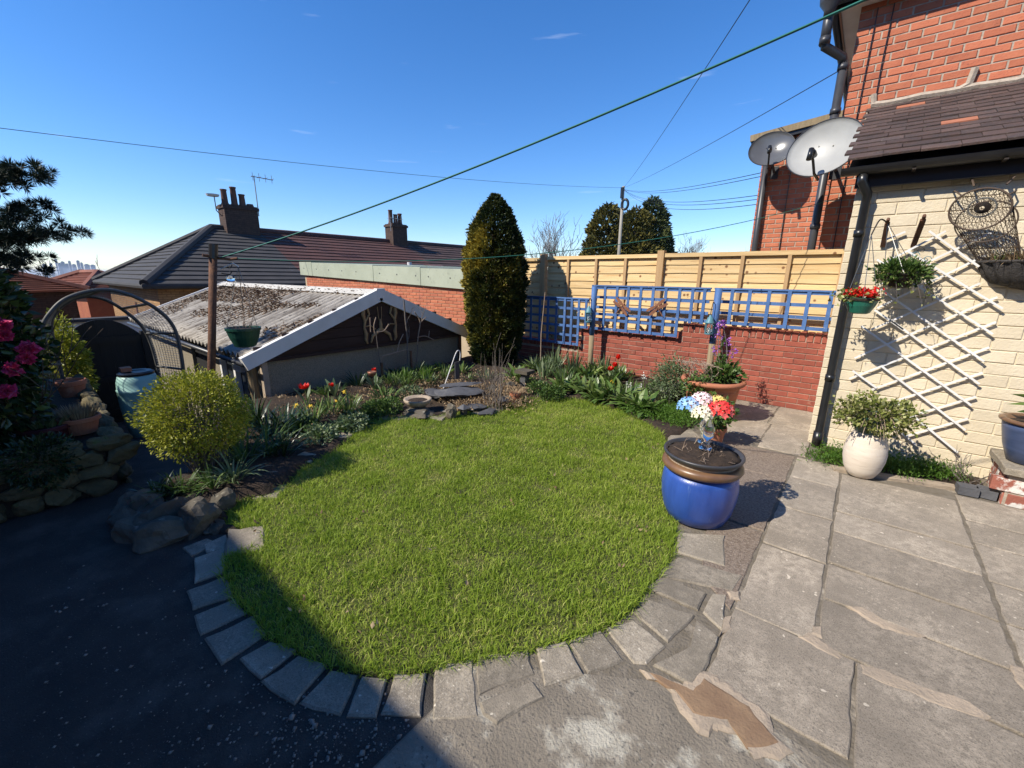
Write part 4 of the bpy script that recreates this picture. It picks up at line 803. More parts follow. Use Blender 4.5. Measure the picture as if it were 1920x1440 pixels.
pt_pur = LEAF('purple petal', (.3, .08, .45), (.4, .14, .58), (.5, .24, .65), trans=.3)
lf_grass = LEAF('grass blade', (.22, .32, .03), (.36, .46, .06), (.6, .56, .2), trans=.42, rough=.5, spec=.25)

# -------- lawn grass
xs = np.array([p[0] for p in LAWN]); ys = np.array([p[1] for p in LAWN])
n = 260000; GXr = rng.uniform(xs.min()-.02, xs.max()+.02, n); GYr = rng.uniform(ys.min()-.02, ys.max()+.02, n)
k = ipoly(GXr, GYr, LAWN); dist = np.hypot(GXr, GYr); k &= rng.random(n) < np.clip(1.25-dist*.09, .5, 1)
GXr, GYr = GXr[k], GYr[k]; n = len(GXr)
cl = np.array([mnoise.noise(Vector((x*5, y*5, 0)))+.7*mnoise.noise(Vector((x*14, y*14, 4))) for x, y in zip(GXr, GYr)]); big = np.array([mnoise.noise(Vector((x*1.3, y*1.3, 8)))+.6*mnoise.noise(Vector((x*3.1, y*3.1, 2))) for x, y in zip(GXr, GYr)])
def blades(name, X, Y, Z, H, W, lean, mat, rnd):
    n = len(X); a = rng.random(n)*2*math.pi; th = rng.random(n)*2*math.pi
    s = np.stack([np.cos(a), np.sin(a), np.zeros(n)], 1)*W[:, None]/2; l = np.stack([np.cos(th), np.sin(th), np.zeros(n)], 1)*(H*lean)[:, None]
    B = np.stack([X, Y, Z], 1); up = np.array([0, 0, 1.0])
    V = np.stack([B-s, B+s, B+l*.3+up*(H*.55)[:, None]-s*.8, B+l*.3+up*(H*.55)[:, None]+s*.8, B+l+up*(H*np.sqrt(np.clip(1-lean*lean*.6, .1, 1)))[:, None]], 1).reshape(-1, 3)
    i = np.arange(n)[:, None]*5; Fc = np.concatenate([i+[0, 1, 3], i+[0, 3, 2], i+[2, 3, 4]], 0)
    return np_mesh(name, V, Fc, mat, None, np.repeat(rnd, 5), loc=(0, 0, 0))
H = np.clip(.034+.024*cl+.008*big+rng.normal(0, .010, n), .01, .09); lean = np.clip(rng.normal(.75, .3, n), 0, 1.2)
rnd = np.clip(.36-.26*cl+.28*big+rng.normal(0, .2, n)+(rng.random(n) > .92)*.5, 0, 1)
gr = blades('grass', GXr, GYr, np.full(n, .008), H, rng.uniform(.0028, .0052, n), lean, lf_grass, rnd)
tag(gr, 'bright green mown lawn grass with a few pale dry blades', 'grass', kind='stuff')
# longer fringe hanging over the edging
L_ = [Vector(p) for p in LAWN]; P = []
for i in range(len(L_)):
    a_, b_ = L_[i], L_[(i+1) % len(L_)]
    for _ in range(int((b_-a_).length*420)): q_ = a_.lerp(b_, random.random()); P.append((q_.x+random.gauss(0, .012), q_.y+random.gauss(0, .012)))
P = np.array(P); n = len(P)
tag(blades('grass_fringe', P[:, 0], P[:, 1], np.full(n, .0), rng.uniform(.03, .085, n), rng.uniform(.003, .005, n), np.clip(rng.normal(.8, .3, n), 0, 1.3), lf_grass, np.clip(rng.normal(.25, .2, n), 0, 1)), 'longer grass fringe along the edge of the lawn', 'grass', kind='stuff')

# ================================================================== LEFT SIDE
# raised bed and its stone wall
swall = thing('stone_wall', 'rough stone retaining wall of the raised bed beside the dark path', 'wall', (-4.4, 0, -.1))
MB().prism([(-4.32, -3), (-4.32, .36), (-4.45, .42), (-7.6, .55), (-7.6, -3)], -1.2, .36).build('wall_core', m_soil, swall)
m_wstone = M('mossy wall stone', (.14, .11, .055), (.08, .068, .035), rough=.95, scale=6, bump=1.5, bscale=14, objrand=.3, spots=.7, spot_col=(.09, .11, .03), spot_scale=10)
run = []
y = -1.6
for zrow, h in ((.055, .07), (.175, .065), (.29, .065), (.385, .055)):
    y = -1.7+random.uniform(0, .1)
    while y < .38: w = random.uniform(.07, .15); rock('stone', (-4.3, y+w, zrow), (.07, w*1.02, h), random.random()*50, m_wstone, swall, 0, random.uniform(-.1, .1)); y += 2*w
    x = -4.42
    while x > -7.3:
        w = random.uniform(.08, .16); drop = -.16*max(0, -4.3-(x-w))*.8
        rock('stone', (x-w, .43+(-4.4-x)*.035, zrow+drop*.0-(.0)), (w*1.02, .07, h), random.random()*50, m_wstone, swall, 0, random.uniform(-.1, .1)); x -= 2*w
for x in np.arange(-4.5, -7.3, -.3):
    for z in (-.08, -.22, -.36):
        if z < -.02+(x+4.25)*.0 and z > -.14*(-4.25-x)-.12: rock('stone', (x, .46+(-4.4-x)*.035, z), (.155, .07, .075), random.random()*50, m_wstone, swall)
# camellia with pink flowers
cam_c = PX(20, 640, -4.75)
cml = thing('camellia', 'dark glossy camellia bush with pink flowers on the raised bed', 'shrub', (-4.8, -.25, .36))
P, d = ellipsoid_leaves(7000, (-4.85, -.17, 1.08), (.4, .36, .72), .35, .25, seed=2)
leaves('crown', P, d+rand_dirs(len(P))*.9, rng.uniform(.06, .1, len(P)), rng.uniform(.03, .05, len(P)), lf_cam, cml)
mb = MB()
for _ in range(7): bare_branches(mb, (-4.85+random.uniform(-.1, .1), -.12+random.uniform(-.1, .1), .3), (random.gauss(0, .3), random.gauss(0, .3), 1), .6, .016, 2)
mb.build('stems', m_bark, cml)
for (x, y_, s) in ((6, 612, .055), (55, 655, .062), (50, 672, .05), (26, 692, .055), (14, 733, .06), (8, 628, .05)):
    c = np.array(PX(x, y_, -4.4)); n = 46; d = unit(rand_dirs(n)*np.array([1, 1, 1.0])+np.array([.7, -.35, .3])*.7); Q = c+d*.006
    leaves('flower', Q, d, rng.uniform(.75, 1.1, n)*s, s*.9, pt_pink, cml, fold=.4)
for (x, y_, r_, h_, lab, m_) in ((-5.7, -1.25, .55, 1.5, 'tall dark evergreen shrub at the back of the raised bed', lf_dark), (-6.9, -.75, .6, 1.25, 'mid-green shrub between the camellia and the pine', lf_mid), (-5.2, -2.3, .5, 1.2, 'low dark shrub at the house end of the raised bed', lf_cam)):
    sh_ = thing('evergreen_shrub', lab, 'shrub', (x, y_, .36)); P, d = ellipsoid_leaves(3200, (x, y_, .36+h_*.5), (r_, r_, h_*.55), .4, .25, seed=x); leaves('crown', P, d+rand_dirs(len(P))*.9, .08, .04, m_, sh_)
    mb = MB(); [bare_branches(mb, (x, y_, .3), (random.gauss(0, .3), random.gauss(0, .3), 1), h_*.5, .02, 2) for _ in range(5)]; mb.build('stems', m_bark, sh_)
# shrub beyond the arch
yb = thing('golden_shrub', 'yellow-green leafy shrub seen through the netting of the rose arch', 'shrub', (-7.9, .35, -.5)); cc = PX(125, 650, -7.9)
P, d = ellipsoid_leaves(2600, (-7.9, cc.y-.02, cc.z-.25), (.3, .2, .6), .4, .25, seed=5); leaves('crown', P, d+rand_dirs(len(P))*.8, .06, .035, lf_box, yb)
mb = MB(); bare_branches(mb, (-7.9, cc.y, -.7), (0, 0, 1), .8, .03, 2); mb.build('stems', m_bark, yb)
# dark mound over the wall
dm = thing('moss_mound', 'low dark cushion plant spilling over the stone wall', 'plant', (-4.25, .05, .25)); P, d = ellipsoid_leaves(2600, (-4.32, .03, .34), (.2, .2, .19), .5, .15, seed=8)
leaves('foliage', P, d+rand_dirs(len(P))*.7, .035, .012, lf_dark, dm)
# planters on the wall top
def bowl(name, label, c, r, h, mat, group=None, cat='pot', rim=.012, n=28, taper=.72):
    t = thing(name, label, cat, c, group)
    MB().lathe([(r*taper*.9, 0), (r*taper, .004), (r*.93, h*.72), (r*.95, h*.74), (r*1.04, h*.76), (r*1.05, h*.96), (r*1.02, h), (r*.93, h), (r*.9, h*.88), (0, h*.86)], n, c).build('bowl', mat, t, smooth=False)
    MB().lathe([(r*.9, h*.86), (r*.5, h*.9), (0, h*.92)], n, c).build('soil', m_soil, t); return t
pc = PX(152, 798, -4.75); b1 = bowl('terracotta_bowl', 'terracotta bowl of clipped dry grass on the stone wall', (-4.75, pc.y, .38), .125, .14, m_terra)
n = 420; a = rng.random(n)*2*math.pi; q = np.sqrt(rng.random(n))*.1; P = np.stack([-4.75+np.cos(a)*q, pc.y+np.sin(a)*q, np.full(n, .5)], 1); d = np.stack([np.cos(a)*q*6, np.sin(a)*q*6, np.full(n, 1)], 1)
straps('dry_grass', P, d, rng.uniform(.08, .13, n), .005, .15, lf_dry, b1, seg=3)
pc = PX(88, 806, -4.7); b2 = bowl('plastic_planter', 'dark red planter box under the rose arch netting', (-4.75, pc.y, .37), .15, .13, M('dark red plastic', (.09, .02, .025), rough=.5))
n = 150; a = rng.random(n)*2*math.pi; q = np.sqrt(rng.random(n))*.12; P = np.stack([-4.75+np.cos(a)*q, pc.y+np.sin(a)*q, np.full(n, .49)], 1)
straps('seedlings', P, np.stack([np.cos(a)*.6, np.sin(a)*.6, np.full(n, 1)], 1), rng.uniform(.05, .12, n), .012, .6, lf_grey, b2, seg=3)
pc = PX(135, 728, -6.4); b3 = bowl('broken_pot', 'tilted broken clay pot behind the stone wall', (-6.4, pc.y, .33), .12, .2, m_terra)
# gate
GXg = -8.5; ga = PX(157, 700, GXg).y-.12; gb_ = PX(265, 640, GXg).y; gzb = -.66; gzt = PX(205, 598, GXg).z
gate = thing('garden_gate', 'black arched timber garden gate at the end of the path', 'gate', (GXg, (ga+gb_)/2, gzb)); m_gate = M('black stained timber', (.01, .01, .011), (.016, .015, .014), rough=.6, scale=3, stretch=(12, 12, 1), bump=.3, bscale=20, objrand=.2)
N = 7
for i in range(N):
    y0, y1 = ga+(gb_-ga)*i/N, ga+(gb_-ga)*(i+1)/N-.0015; zt = lambda y: gzt-.24*((2*(y-ga)/(gb_-ga)-1)**2)
    mb = MB(); mb.add([(x, y, z) for x in (GXg, GXg-.025) for y, z in ((y0, gzb+.04), (y1, gzb+.04), (y1, zt(y1)), ((y0+y1)/2, zt((y0+y1)/2)), (y0, zt(y0)))], [(0, 1, 2, 3, 4), (9, 8, 7, 6, 5)]+[(k, k+5, (k+1) % 5+5, (k+1) % 5) for k in range(5)]); mb.build('board', m_gate, gate)
for z in (gzt-.3, .1, -.4): MB().box(GXg+.001, GXg+.035, ga, gb_, z-.045, z+.045).build('rail', m_gate, gate)
for y in (ga-.06, gb_+.06): MB().box(GXg-.06, GXg+.06, y-.055, y+.055, -1.2, gzt-.2).build('post', m_gate, gate)
MB().box(GXg-.05, GXg-.03, ga, gb_, gzb+.05, gzt-.26).build('backing', m_gate, gate); MB().box(GXg-.04, GXg-.02, -.9, ga-.115, -1.0, .55).build('side_screen', m_gate, gate); MB().box(GXg+.035, GXg+.05, gb_-.14, gb_-.04, .12, .16).build('latch', m_metal_d, gate)
# water butt
wb = PX(265, 740, -6.7); WBC = (-6.75, wb.y+.0, -.36); m_mint = M('mint green plastic', (.3, .5, .45), (.26, .45, .4), rough=.45, scale=3, spec=.4)
but = thing('water_butt', 'mint green plastic water butt with black lid beside the garage', 'water butt', WBC)
MB().lathe([(.14, 0), (.17, .03), (.195, .2), (.21, .42), (.212, .60), (.214, .605), (.214, .63), (.208, .635), (.2, .72), (.18, .79), (.165, .80), (0, .80)], 36, WBC).build('barrel', m_mint, but, smooth=True)
MB().lathe([(.175, .80), (.178, .825), (.15, .84), (.1, .838), (.09, .83), (0, .83)], 30, WBC).build('lid', m_black, but)
MB().lathe([(.196, .30), (.203, .31), (.203, .325), (.198, .335)], 36, WBC).build('hoop', m_mint, but, smooth=True)
lb = tag(MB().box(-6.86, -6.74, WBC[1]-.13, WBC[1]-.03, .482, .53).build('loose_brick', m_terra), 'loose red brick lying on the water butt lid', 'brick')
# rose arch
arch = thing('rose_arch', 'dark tubular metal rose arch with wire netting over the path', 'garden arch', (-6.9, .9, -.5))
def spl(pts, k=6):
    out = []; pts = [Vector(p) for p in pts]
    for i in range(len(pts)-1):
        p0, p1, p2, p3 = pts[max(i-1, 0)], pts[i], pts[i+1], pts[min(i+2, len(pts)-1)]
        for j in range(k):
            t = j/k; out.append(.5*((2*p1)+(-p0+p2)*t+(2*p0-5*p1+4*p2-p3)*t*t+(-p0+3*p1-3*p2+p3)*t**3))
    out.append(pts[-1]); return out
Ap = [(146, 850), (120, 720), (97, 625), (102, 590), (126, 567), (160, 556), (200, 563), (240, 588), (268, 615), (285, 650), (300, 710), (318, 800)]
Bp = [(66, 850), (70, 720), (76, 625), (98, 582), (132, 556), (190, 543), (240, 552), (295, 580), (325, 612), (338, 655), (346, 715), (352, 800)]
HA = spl([PX(x, y, -7.4) for x, y in Ap]); HB = spl([PX(x, y, -6.6) for x, y in Bp]); m_arch = M('grey tube', (.07, .07, .068), (.1, .1, .095), rough=.5, scale=8)
MB().tube(HA, .02, 8).build('hoop', m_arch, arch, smooth=True); MB().tube(HB, .02, 8).build('hoop', m_arch, arch, smooth=True)
for i in (8, 20, 30, 40, 50, 58): MB().tube([HA[i], HB[i]], .015, 6).build('cross_bar', m_arch, arch)
mb = MB()
for i in range(0, len(HA)-1):
    for t in (0, .5): mb.tube([HA[i].lerp(HA[i+1], t), HB[i].lerp(HB[i+1], t)], .0028, 3, cap=False)
for s in np.linspace(.08, .92, 10): mb.tube([a_.lerp(b_, s) for a_, b_ in zip(HA, HB)], .0028, 3, cap=False)
mb.build('netting', m_wire, arch)

# rockery bed with the clipped bush
stones = [((232, 985), .13, .10), ((258, 1003), .15, .12), ((305, 1008), .17, .12), ((300, 985), .16, .17), ((368, 985), .17, .18), ((411, 958), .10, .15), ((345, 955), .12, .12), ((243, 962), .12, .13), ((275, 965), .13, .16), ((395, 992), .07, .05), ((505, 905), .09, .09)]
for i, ((x, y_), r_, h) in enumerate(stones):
    p = G(x, y_, .02); o = rock('rock', (p.x, p.y+.02, h*.35), (r_*.95, r_*.75, h*.75), i*3.7+1, m_rock, None, i*.7, .12)
    tag(o, ['small rounded dark stone at the outer tip of the rockery bed', 'dark stone low at the path edge next to the rockery tip', 'wide low dark stone in the middle of the rockery front', 'tall dark stone standing behind the wide low rockery stone', 'large lichen-spotted rockery stone below the clipped bush', 'upright sunlit rockery stone at the corner of the lawn', 'dark stone under the clipped bush beside the grass tufts', 'dark stone at the rockery corner facing the stone wall', 'dark stone wedged between the corner stone and the tall stone', 'small flat stone between the edging and the rockery', 'mossy stone behind the stepping stone under the strap leaves'][i], 'rock', 'rockery stones around the clipped bush')
bush = thing('clipped_bush', 'round clipped yellow-green bush in the rockery bed', 'shrub', (-3.85, .86, .1)); bc_ = (-3.86, .87, .575)
P, d = ellipsoid_leaves(15000, bc_, (.325, .345, .34), .5, .16, 3.0, seed=1); k = (P[:, 2] > .33) | (rng.random(len(P)) < .35); P, d = P[k], d[k]
leaves('foliage', P, d+rand_dirs(len(P))*.75, rng.uniform(.016, .03, len(P)), rng.uniform(.009, .015, len(P)), lf_box, bush)
mb = MB()
for i in range(60):
    a = random.uniform(0, 6.28); q_ = random.uniform(0, .1); b0 = Vector((-3.86+q_*math.cos(a), .86+q_*math.sin(a), .05)); e = Vector((-3.86+.30*math.cos(a)*random.uniform(.3, 1), .86+.3*math.sin(a)*random.uniform(.3, 1), random.uniform(.45, .85)))
    mb.tube([b0, b0.lerp(e, .5)+Vector((random.gauss(0, .015), random.gauss(0, .015), .02)), e], [.007, .005, .0025], 4, cap=False)
mb.build('stems', m_twig_g, bush)

# clothes pole
pole = thing('clothes_pole', 'leaning rusty iron clothes pole with a black cap and hooks', 'pole', (-4.75, 1.12, 0)); pt = PX(400, 458, -4.75)
pb = Vector((-4.75, 1.13, 0)); MB().tube([pb, pb.lerp(pt, .5), pt-(pt-pb).normalized()*.12], .034, 12).build('shaft', m_rust, pole, smooth=True); MB().tube([pt-(pt-pb).normalized()*.13, pt], .038, 12).build('cap', m_black, pole)
MB().tube([pt+Vector((0, -.10, -.1)), pt+Vector((0, .12, -.13)), pt+Vector((.04, .17, -.12))], .013, 8).build('cross_arm', m_rust, pole)
for k_, (dy, dz) in enumerate(((.1, -.2), (.09, -.26), (.1, -.32), (.09, -.38))): MB().tube([pt+Vector((.02, .02, dz)), pt+Vector((.03, dy, dz-.01)), pt+Vector((.03, dy+.02, dz+.02))], .005, 5).build('hook', m_metal_d, pole)
hk = PX(447, 500, -4.65); mb = MB(); mb.tube([pt+Vector((0, .03, -.22)), hk+Vector((0, -.04, .03)), hk], .006, 6); mb.build('bracket', m_white, pole)
def hanging_pot(label, c, r, h, mat, hook, name='hanging_pot', group=None, plants=None):
    t = thing(name, label, 'hanging pot', c, group); c = Vector(c)
    MB().lathe([(r*.45, 0), (r*.62, .01), (r*.85, h*.5), (r*.97, h*.86), (r*1.02, h*.87), (r*1.03, h), (r*.97, h), (r*.93, h*.9), (0, h*.88)], 28, c).build('bowl', mat, t, smooth=False)
    MB().lathe([(r*.95, h*.91), (r*.5, h*.97), (0, h)], 20, c).build('soil', m_soil, t)
    for k in range(3): a = 2.1*k+.6; MB().tube([Vector(hook), c+Vector((r*math.cos(a), r*math.sin(a), h))], .0025, 4).build('hanger', m_wire, t)
    return t
m_gpot = M('dark green plastic', (.012, .055, .04), (.015, .065, .048), rough=.35, spec=.5)
cpt = PX(461, 650, -4.65); hp = hanging_pot('dark green hanging pot of dry stems on the clothes pole', (-4.65, cpt.y, cpt.z), .15, .19, m_gpot, hk)
mb = MB()
for _ in range(26): a = random.uniform(0, 6.28); q_ = random.uniform(0, .12); bare_branches(mb, (-4.65+q_*math.cos(a), cpt.y+q_*math.sin(a), cpt.z+.17), (math.cos(a)*.5, math.sin(a)*.5, 1), random.uniform(.06, .2), .002, 1, minr=.0012)
mb.build('dry_stems', m_twig, hp)
gd = PX(433, 522, -4.66); so = thing('suncatcher', 'round glass suncatcher hanging from the clothes pole', 'ornament', gd); MB().lathe([(0, -.03), (.03, -.02), (.042, 0), (.03, .02), (0, .03)], 18, gd).build('disc', m_glass, so, smooth=True); MB().tube([gd+Vector((0, 0, .03)), gd+Vector((0, -.0, .13))], .0015, 3).build('thread', m_wire, so)

# ================================================================== WIRES
m_cable = M('black cable', (.015, .015, .016), rough=.6); m_line = M('green clothes line', (.03, .16, .12), rough=.5)
def wire(label, a, b, sag, r, mat, group, name='overhead_wire', cat='wire'):
    a, b = Vector(a), Vector(b); pts = [a.lerp(b, t)-Vector((0, 0, sag*4*t*(1-t))) for t in np.linspace(0, 1, 25)]
    o = MB().tube(pts, r, 5).build(name, mat); return tag(o, label, cat, group)
TP = PY(1169, 352, 30)
wire('long telephone wire crossing the sky from the wooden pole to the left', TP, PX(-450, 183, -17), .35, .008, m_cable, None)
wire('telephone wire rising steeply from the wooden pole overhead', TP, PY(1425, -30, 7), .15, .007, m_cable, None)
wire('telephone wire from the wooden pole to the eaves of the brick house', TP, PY(1592, 122, 6.945), .12, .006, m_cable, None)
for (x, y_, s) in ((1452, 316, .25), (1452, 323, .3), (1450, 361, .45), (1450, 369, .5), (1450, 378, .6)): wire('thin telephone wire between the wooden pole and the neighbouring wing', TP-Vector((0, 0, .1)), PY(x+20, y_-2, 9.4), s, .007, m_cable, 'thin wires to the neighbouring wing')
wire('thick green clothes line stretched from the rusty pole up to the right', pt+Vector((.02, .03, -.12)), PY(1540, -6, 2.6)+(PY(1540, -6, 2.6)-pt)*.25, .10, .0065, m_line, None, 'clothes_line', 'rope')
wire('thin lower clothes line running from the rusty pole to the brick house', pt+Vector((.04, .17, -.12)), PY(1596, 364, 6.93), .28, .004, m_line, None, 'clothes_line', 'rope')
up_ = thing('telegraph_pole', 'grey wooden telegraph pole with coiled cable behind the fence', 'pole', (TP.x, TP.y, -1.5))
MB().tube([(TP.x, TP.y, -1.5), (TP.x, TP.y, TP.z+.1)], [.15, .09], 12).build('shaft', M('grey weathered pole', (.34, .31, .26), (.26, .235, .19), rough=.9, scale=2, stretch=(8, 8, .5)), up_, smooth=True)
cq = PY(1174, 384, 30); mb = MB(); mb.tube([cq+Vector((.27*math.cos(t)*.9, -.2, .33*math.sin(t))) for t in np.linspace(0, 6.283, 22)], .09, 8, cap=False); mb.build('cable_coil', m_black, up_, smooth=True)
MB().tube([TP+Vector((0, -.14, .0)), TP+Vector((0, -.14, -.7))], .13, 10).build('junction_box', m_black, up_)

# ================================================================== TREES BEYOND
def conifer(label, x, ytop, ybot, Y, rw, mat, n, pw=.8, seed=0, name='conifer_tree'):
    tp = PY(x, ytop, Y); base = float(terrain_z(np.array(tp.x), np.array(Y))); h = tp.z-base
    t = thing(name, label, 'tree', (tp.x, Y, base), 'trees beyond the timber fence')
    prof = [(rw*.9, h*.1), (rw, h*.45)]+[(rw*(1-q)**pw+.05, h*(.45+.55*q)) for q in np.linspace(.15, 1, 8)]
    P, d, nz = revolve_leaves(n, (tp.x, Y, base), prof, .5, .3, 1.3, seed); d[:, 2] = .5
    leaves('crown', P, d+rand_dirs(n)*.8, rng.uniform(.25, .55, n), rng.uniform(.12, .24, n), mat, t, rnd=np.clip(.45+.5*nz+rng.normal(0, .2, n), 0, 1))
    MB().tube([(tp.x, Y, base), (tp.x, Y, base+h*.5), (tp.x, Y, base+h*.93)], [.22, .14, .03], 8).build('trunk', m_bark, t); return t
conifer('rounded golden-green conifer behind the telegraph pole', 1142, 383, 475, 34, 2.3, lf_con2, 14000, .45, 3)
conifer('bushy golden conifer between the two darker conifers', 1195, 390, 475, 35, 2.2, lf_con2, 13000, .42, 6)
conifer('pointed dark conifer right of the golden conifers', 1226, 370, 475, 36.5, 2.1, lf_con, 13000, .62, 9)
def bare_tree(label, x, ytop, Y, h_frac=.25, L=2.2, mat=m_twig_g, r=.16, depth=5, spread=.55, seed=1, name='bare_tree'):
    random.seed(seed); tp = PY(x, ytop, Y); base = float(terrain_z(np.array(tp.x), np.array(Y))); h = tp.z-base
    t = thing(name, label, 'tree', (tp.x, Y, base), 'trees beyond the timber fence'); z1 = base+h*h_frac
    MB().tube([(tp.x, Y, base), (tp.x, Y, z1)], [r*1.2, r], 8).build('trunk', m_bark, t); mb = MB()
    for k in range(6): a = k*1.05+random.uniform(-.3, .3); bare_branches(mb, (tp.x, Y, z1), (math.cos(a)*.75, math.sin(a)*.75, 1), L, r*.6, depth-1, spread, (2, 3), 4, .22, .016)
    zmx = max(v_[2] for v_ in mb.v); kf = (tp.z-z1)/(zmx-z1); mb.v = [(tp.x+(v_[0]-tp.x)*kf, Y+(v_[1]-Y)*kf, z1+(v_[2]-z1)*kf) for v_ in mb.v]
    mb.build('crown', mat, t); return t
bare_tree('broad leafless tree behind the fence beside the yew', 1045, 388, 32, .3, 2.9, seed=4, depth=5, r=.2, spread=.7)
bare_tree('low leafless tree right of the dark conifer', 1285, 428, 40, .4, 2.8, seed=8, depth=5, spread=.7, mat=m_twig_g)
bare_tree('distant leafless tree beside the neighbouring wing', 1400, 446, 45, .5, 2.4, seed=12, depth=4)
bare_tree('leafless tree beside the dark hipped roof', 1, 1, 1, seed=3, depth=1) if 0 else None
tq = PX(215, 478, -34); random.seed(21); lt = thing('bare_tree', 'brownish leafless tree left of the dark hipped roof', 'tree', (-34, tq.y, -6)); MB().tube([(-34, tq.y, -6), (-34, tq.y, -1)], [.25, .18], 8).build('trunk', m_bark, lt); mb = MB()
for k in range(6): a = k*1.05; bare_branches(mb, (-34, tq.y, -1), (math.cos(a)*.7, math.sin(a)*.7, 1), 1.5, .1, 4, .6, (2, 3), 4, .1, .014)
mb.build('crown', m_twig_g, lt)
YW = (-5.09, 5.72, 0)
# yew with golden ivy
yew = thing('clipped_yew', 'tall bullet-shaped clipped yew with golden foliage beside the fence', 'tree', YW); prof = [(.29, .02), (.41, .3), (.48, .75), (.505, 1.27), (.505, 1.8), (.465, 2.15), (.37, 2.45), (.24, 2.7), (.1, 2.88), (.02, 2.96)]
n = 44000; P, d, nz = revolve_leaves(n, YW, prof, .66, .2, 5.5, 2)
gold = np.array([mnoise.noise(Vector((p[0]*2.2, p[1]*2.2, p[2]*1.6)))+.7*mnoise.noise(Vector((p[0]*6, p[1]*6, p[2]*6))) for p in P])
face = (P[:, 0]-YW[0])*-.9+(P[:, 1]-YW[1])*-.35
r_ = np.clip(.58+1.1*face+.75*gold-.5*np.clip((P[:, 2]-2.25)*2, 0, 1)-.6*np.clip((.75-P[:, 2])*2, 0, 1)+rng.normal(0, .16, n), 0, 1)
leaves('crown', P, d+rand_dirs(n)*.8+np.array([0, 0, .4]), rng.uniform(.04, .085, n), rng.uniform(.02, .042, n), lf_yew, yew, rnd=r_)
n = 240; P, d, nz = revolve_leaves(n, YW, prof, .98, .1, 4.5, 2); leaves('stray_shoots', P, d+np.array([0, 0, 1.2])+rand_dirs(n)*.3, rng.uniform(.08, .16, n), .014, lf_yew, yew, rnd=rng.random(n)*.4)['kind'] = 'stuff'
MB().tube([(YW[0], YW[1], -.05), (YW[0], YW[1], 2.45)], [.16, .05], 8).build('trunk', m_bark, yew)
# pine limbs reaching in from the left
pn = thing('pine_tree', 'dark pine tree reaching in over the raised bed', 'tree', (-8.6, -2.2, -1.8)); MB().tube([(-8.6, -2.2, -2.2), (-8.6, -2.15, 1.5), (-8.55, -2.2, 5.2)], [.2, .15, .07], 10).build('trunk', m_bark, pn, smooth=True)
nv, nt_ = [], []
def needles(c, r, n, d0): 
    d = unit(rand_dirs(n)+np.array(d0)*.7); nv.append(np.array(c)+d*.01); nt_.append(np.concatenate([d, np.full((n, 1), r)], 1))
random.seed(5)
for tip_px, root_z in (((64, 312), 2.5), ((40, 330), 2.4), ((84, 382), 2.0), ((60, 405), 1.95), ((122, 432), 1.75), ((95, 440), 1.7), ((50, 484), 1.35), ((40, 500), 1.2), ((30, 480), 1.3), ((20, 345), 2.4), ((15, 420), 1.9), ((50, 440), 1.7), ((25, 325), 2.6)):
    tip = PX(*tip_px, -7.2+random.uniform(-.3, .3)); root = Vector((-8.6, -2.15, root_z-.15)); pts = [root.lerp(tip, t)+Vector((random.gauss(0, .03), random.gauss(0, .03), .10*math.sin(t*3.1)*-1)) for t in np.linspace(0, 1, 14)]; pts[-1] = tip
    MB().tube(pts, [.03*(1-.8*k/13) for k in range(14)], 5).build('limb', m_bark, pn)
    for k in range(4, 14):
        needles(pts[k], .1, 120, (0, .3, .5))
        for _ in range(5):
            cl_ = lambda v, m: max(-m, min(m, v)); off = Vector((cl_(random.gauss(0, .12), .2), cl_(random.gauss(0, .12), .18), cl_(random.gauss(.0, .04), .07))); needles(pts[k]+off, .09, 80, (off.x*4, off.y*4, .5))
P = np.concatenate(nv); T = np.concatenate(nt_); leaves('needles', P, T[:, :3], T[:, 3]*rng.uniform(.7, 1.1, len(P)), .008, lf_pine, pn)
# ================================================================== TRELLIS POSTS, LANTERNS, DRAGONFLIES
random.seed(99)
m_teal = M('teal lantern enamel', (.1, .25, .3), (.08, .2, .25), rough=.45, scale=6)
def tpost(label, x, y, zt, zsplit):
    t = thing('trellis_post', label, 'post', (x, y, 0), 'round posts in front of the garden wall')
    MB().tube([(x, y, -.1), (x, y, zsplit)], .042, 14).build('lower_post', m_wood_old, t, smooth=True); MB().tube([(x, y, zsplit+.001), (x, y, zt)], .0425, 14).build('painted_post', m_blue, t, smooth=True); return t
def lantern(label, c, r, hook_from, s=1.0):
    c = Vector(c); t = thing('lantern', label, 'lantern', c, 'small teal lanterns hung on the round posts')
    MB().lathe([(r*.8, 0), (r*.85, .01), (r*.85, .02), (0, .021)], 12, c).build('base', m_teal, t)
    for k in range(6): a = k*math.pi/3; MB().tube([c+Vector((r*.78*math.cos(a), r*.78*math.sin(a), .02)), c+Vector((r*.82*math.cos(a), r*.82*math.sin(a), .15*s))], .005, 5).build('bar', m_teal, t)
    MB().lathe([(r*.7, .021), (r*.74, .149*s)], 12, c).build('glass', m_glass, t, smooth=True); MB().lathe([(.012, .022), (.012, .09), (0, .09)], 10, c).build('candle', m_white, t)
    MB().lathe([(r, .15*s), (r, .16*s), (r*.72, .185*s), (r*.55, .225*s), (r*.3, .235*s), (r*.3, .25*s), (0, .265*s)], 16, c).build('cap', m_teal, t, smooth=True)
    top = c+Vector((0, 0, .265*s)); h = Vector(hook_from); MB().tube(spl([top, top+Vector((0, 0, .05)), top.lerp(h, .5)+Vector((0, -.01, .09)), h], 5), .005, 6).build('hook', m_metal_d, t); return t
x1 = PY(1110, 620, 6.2).x; tpost('round wooden post with blue top at the step in the trellis', x1, 6.2, 1.5, .72)
x2 = PY(1336, 640, 6.2).x; tpost('round wooden post with blue top behind the terracotta pot', x2, 6.2, 1.52, .78)
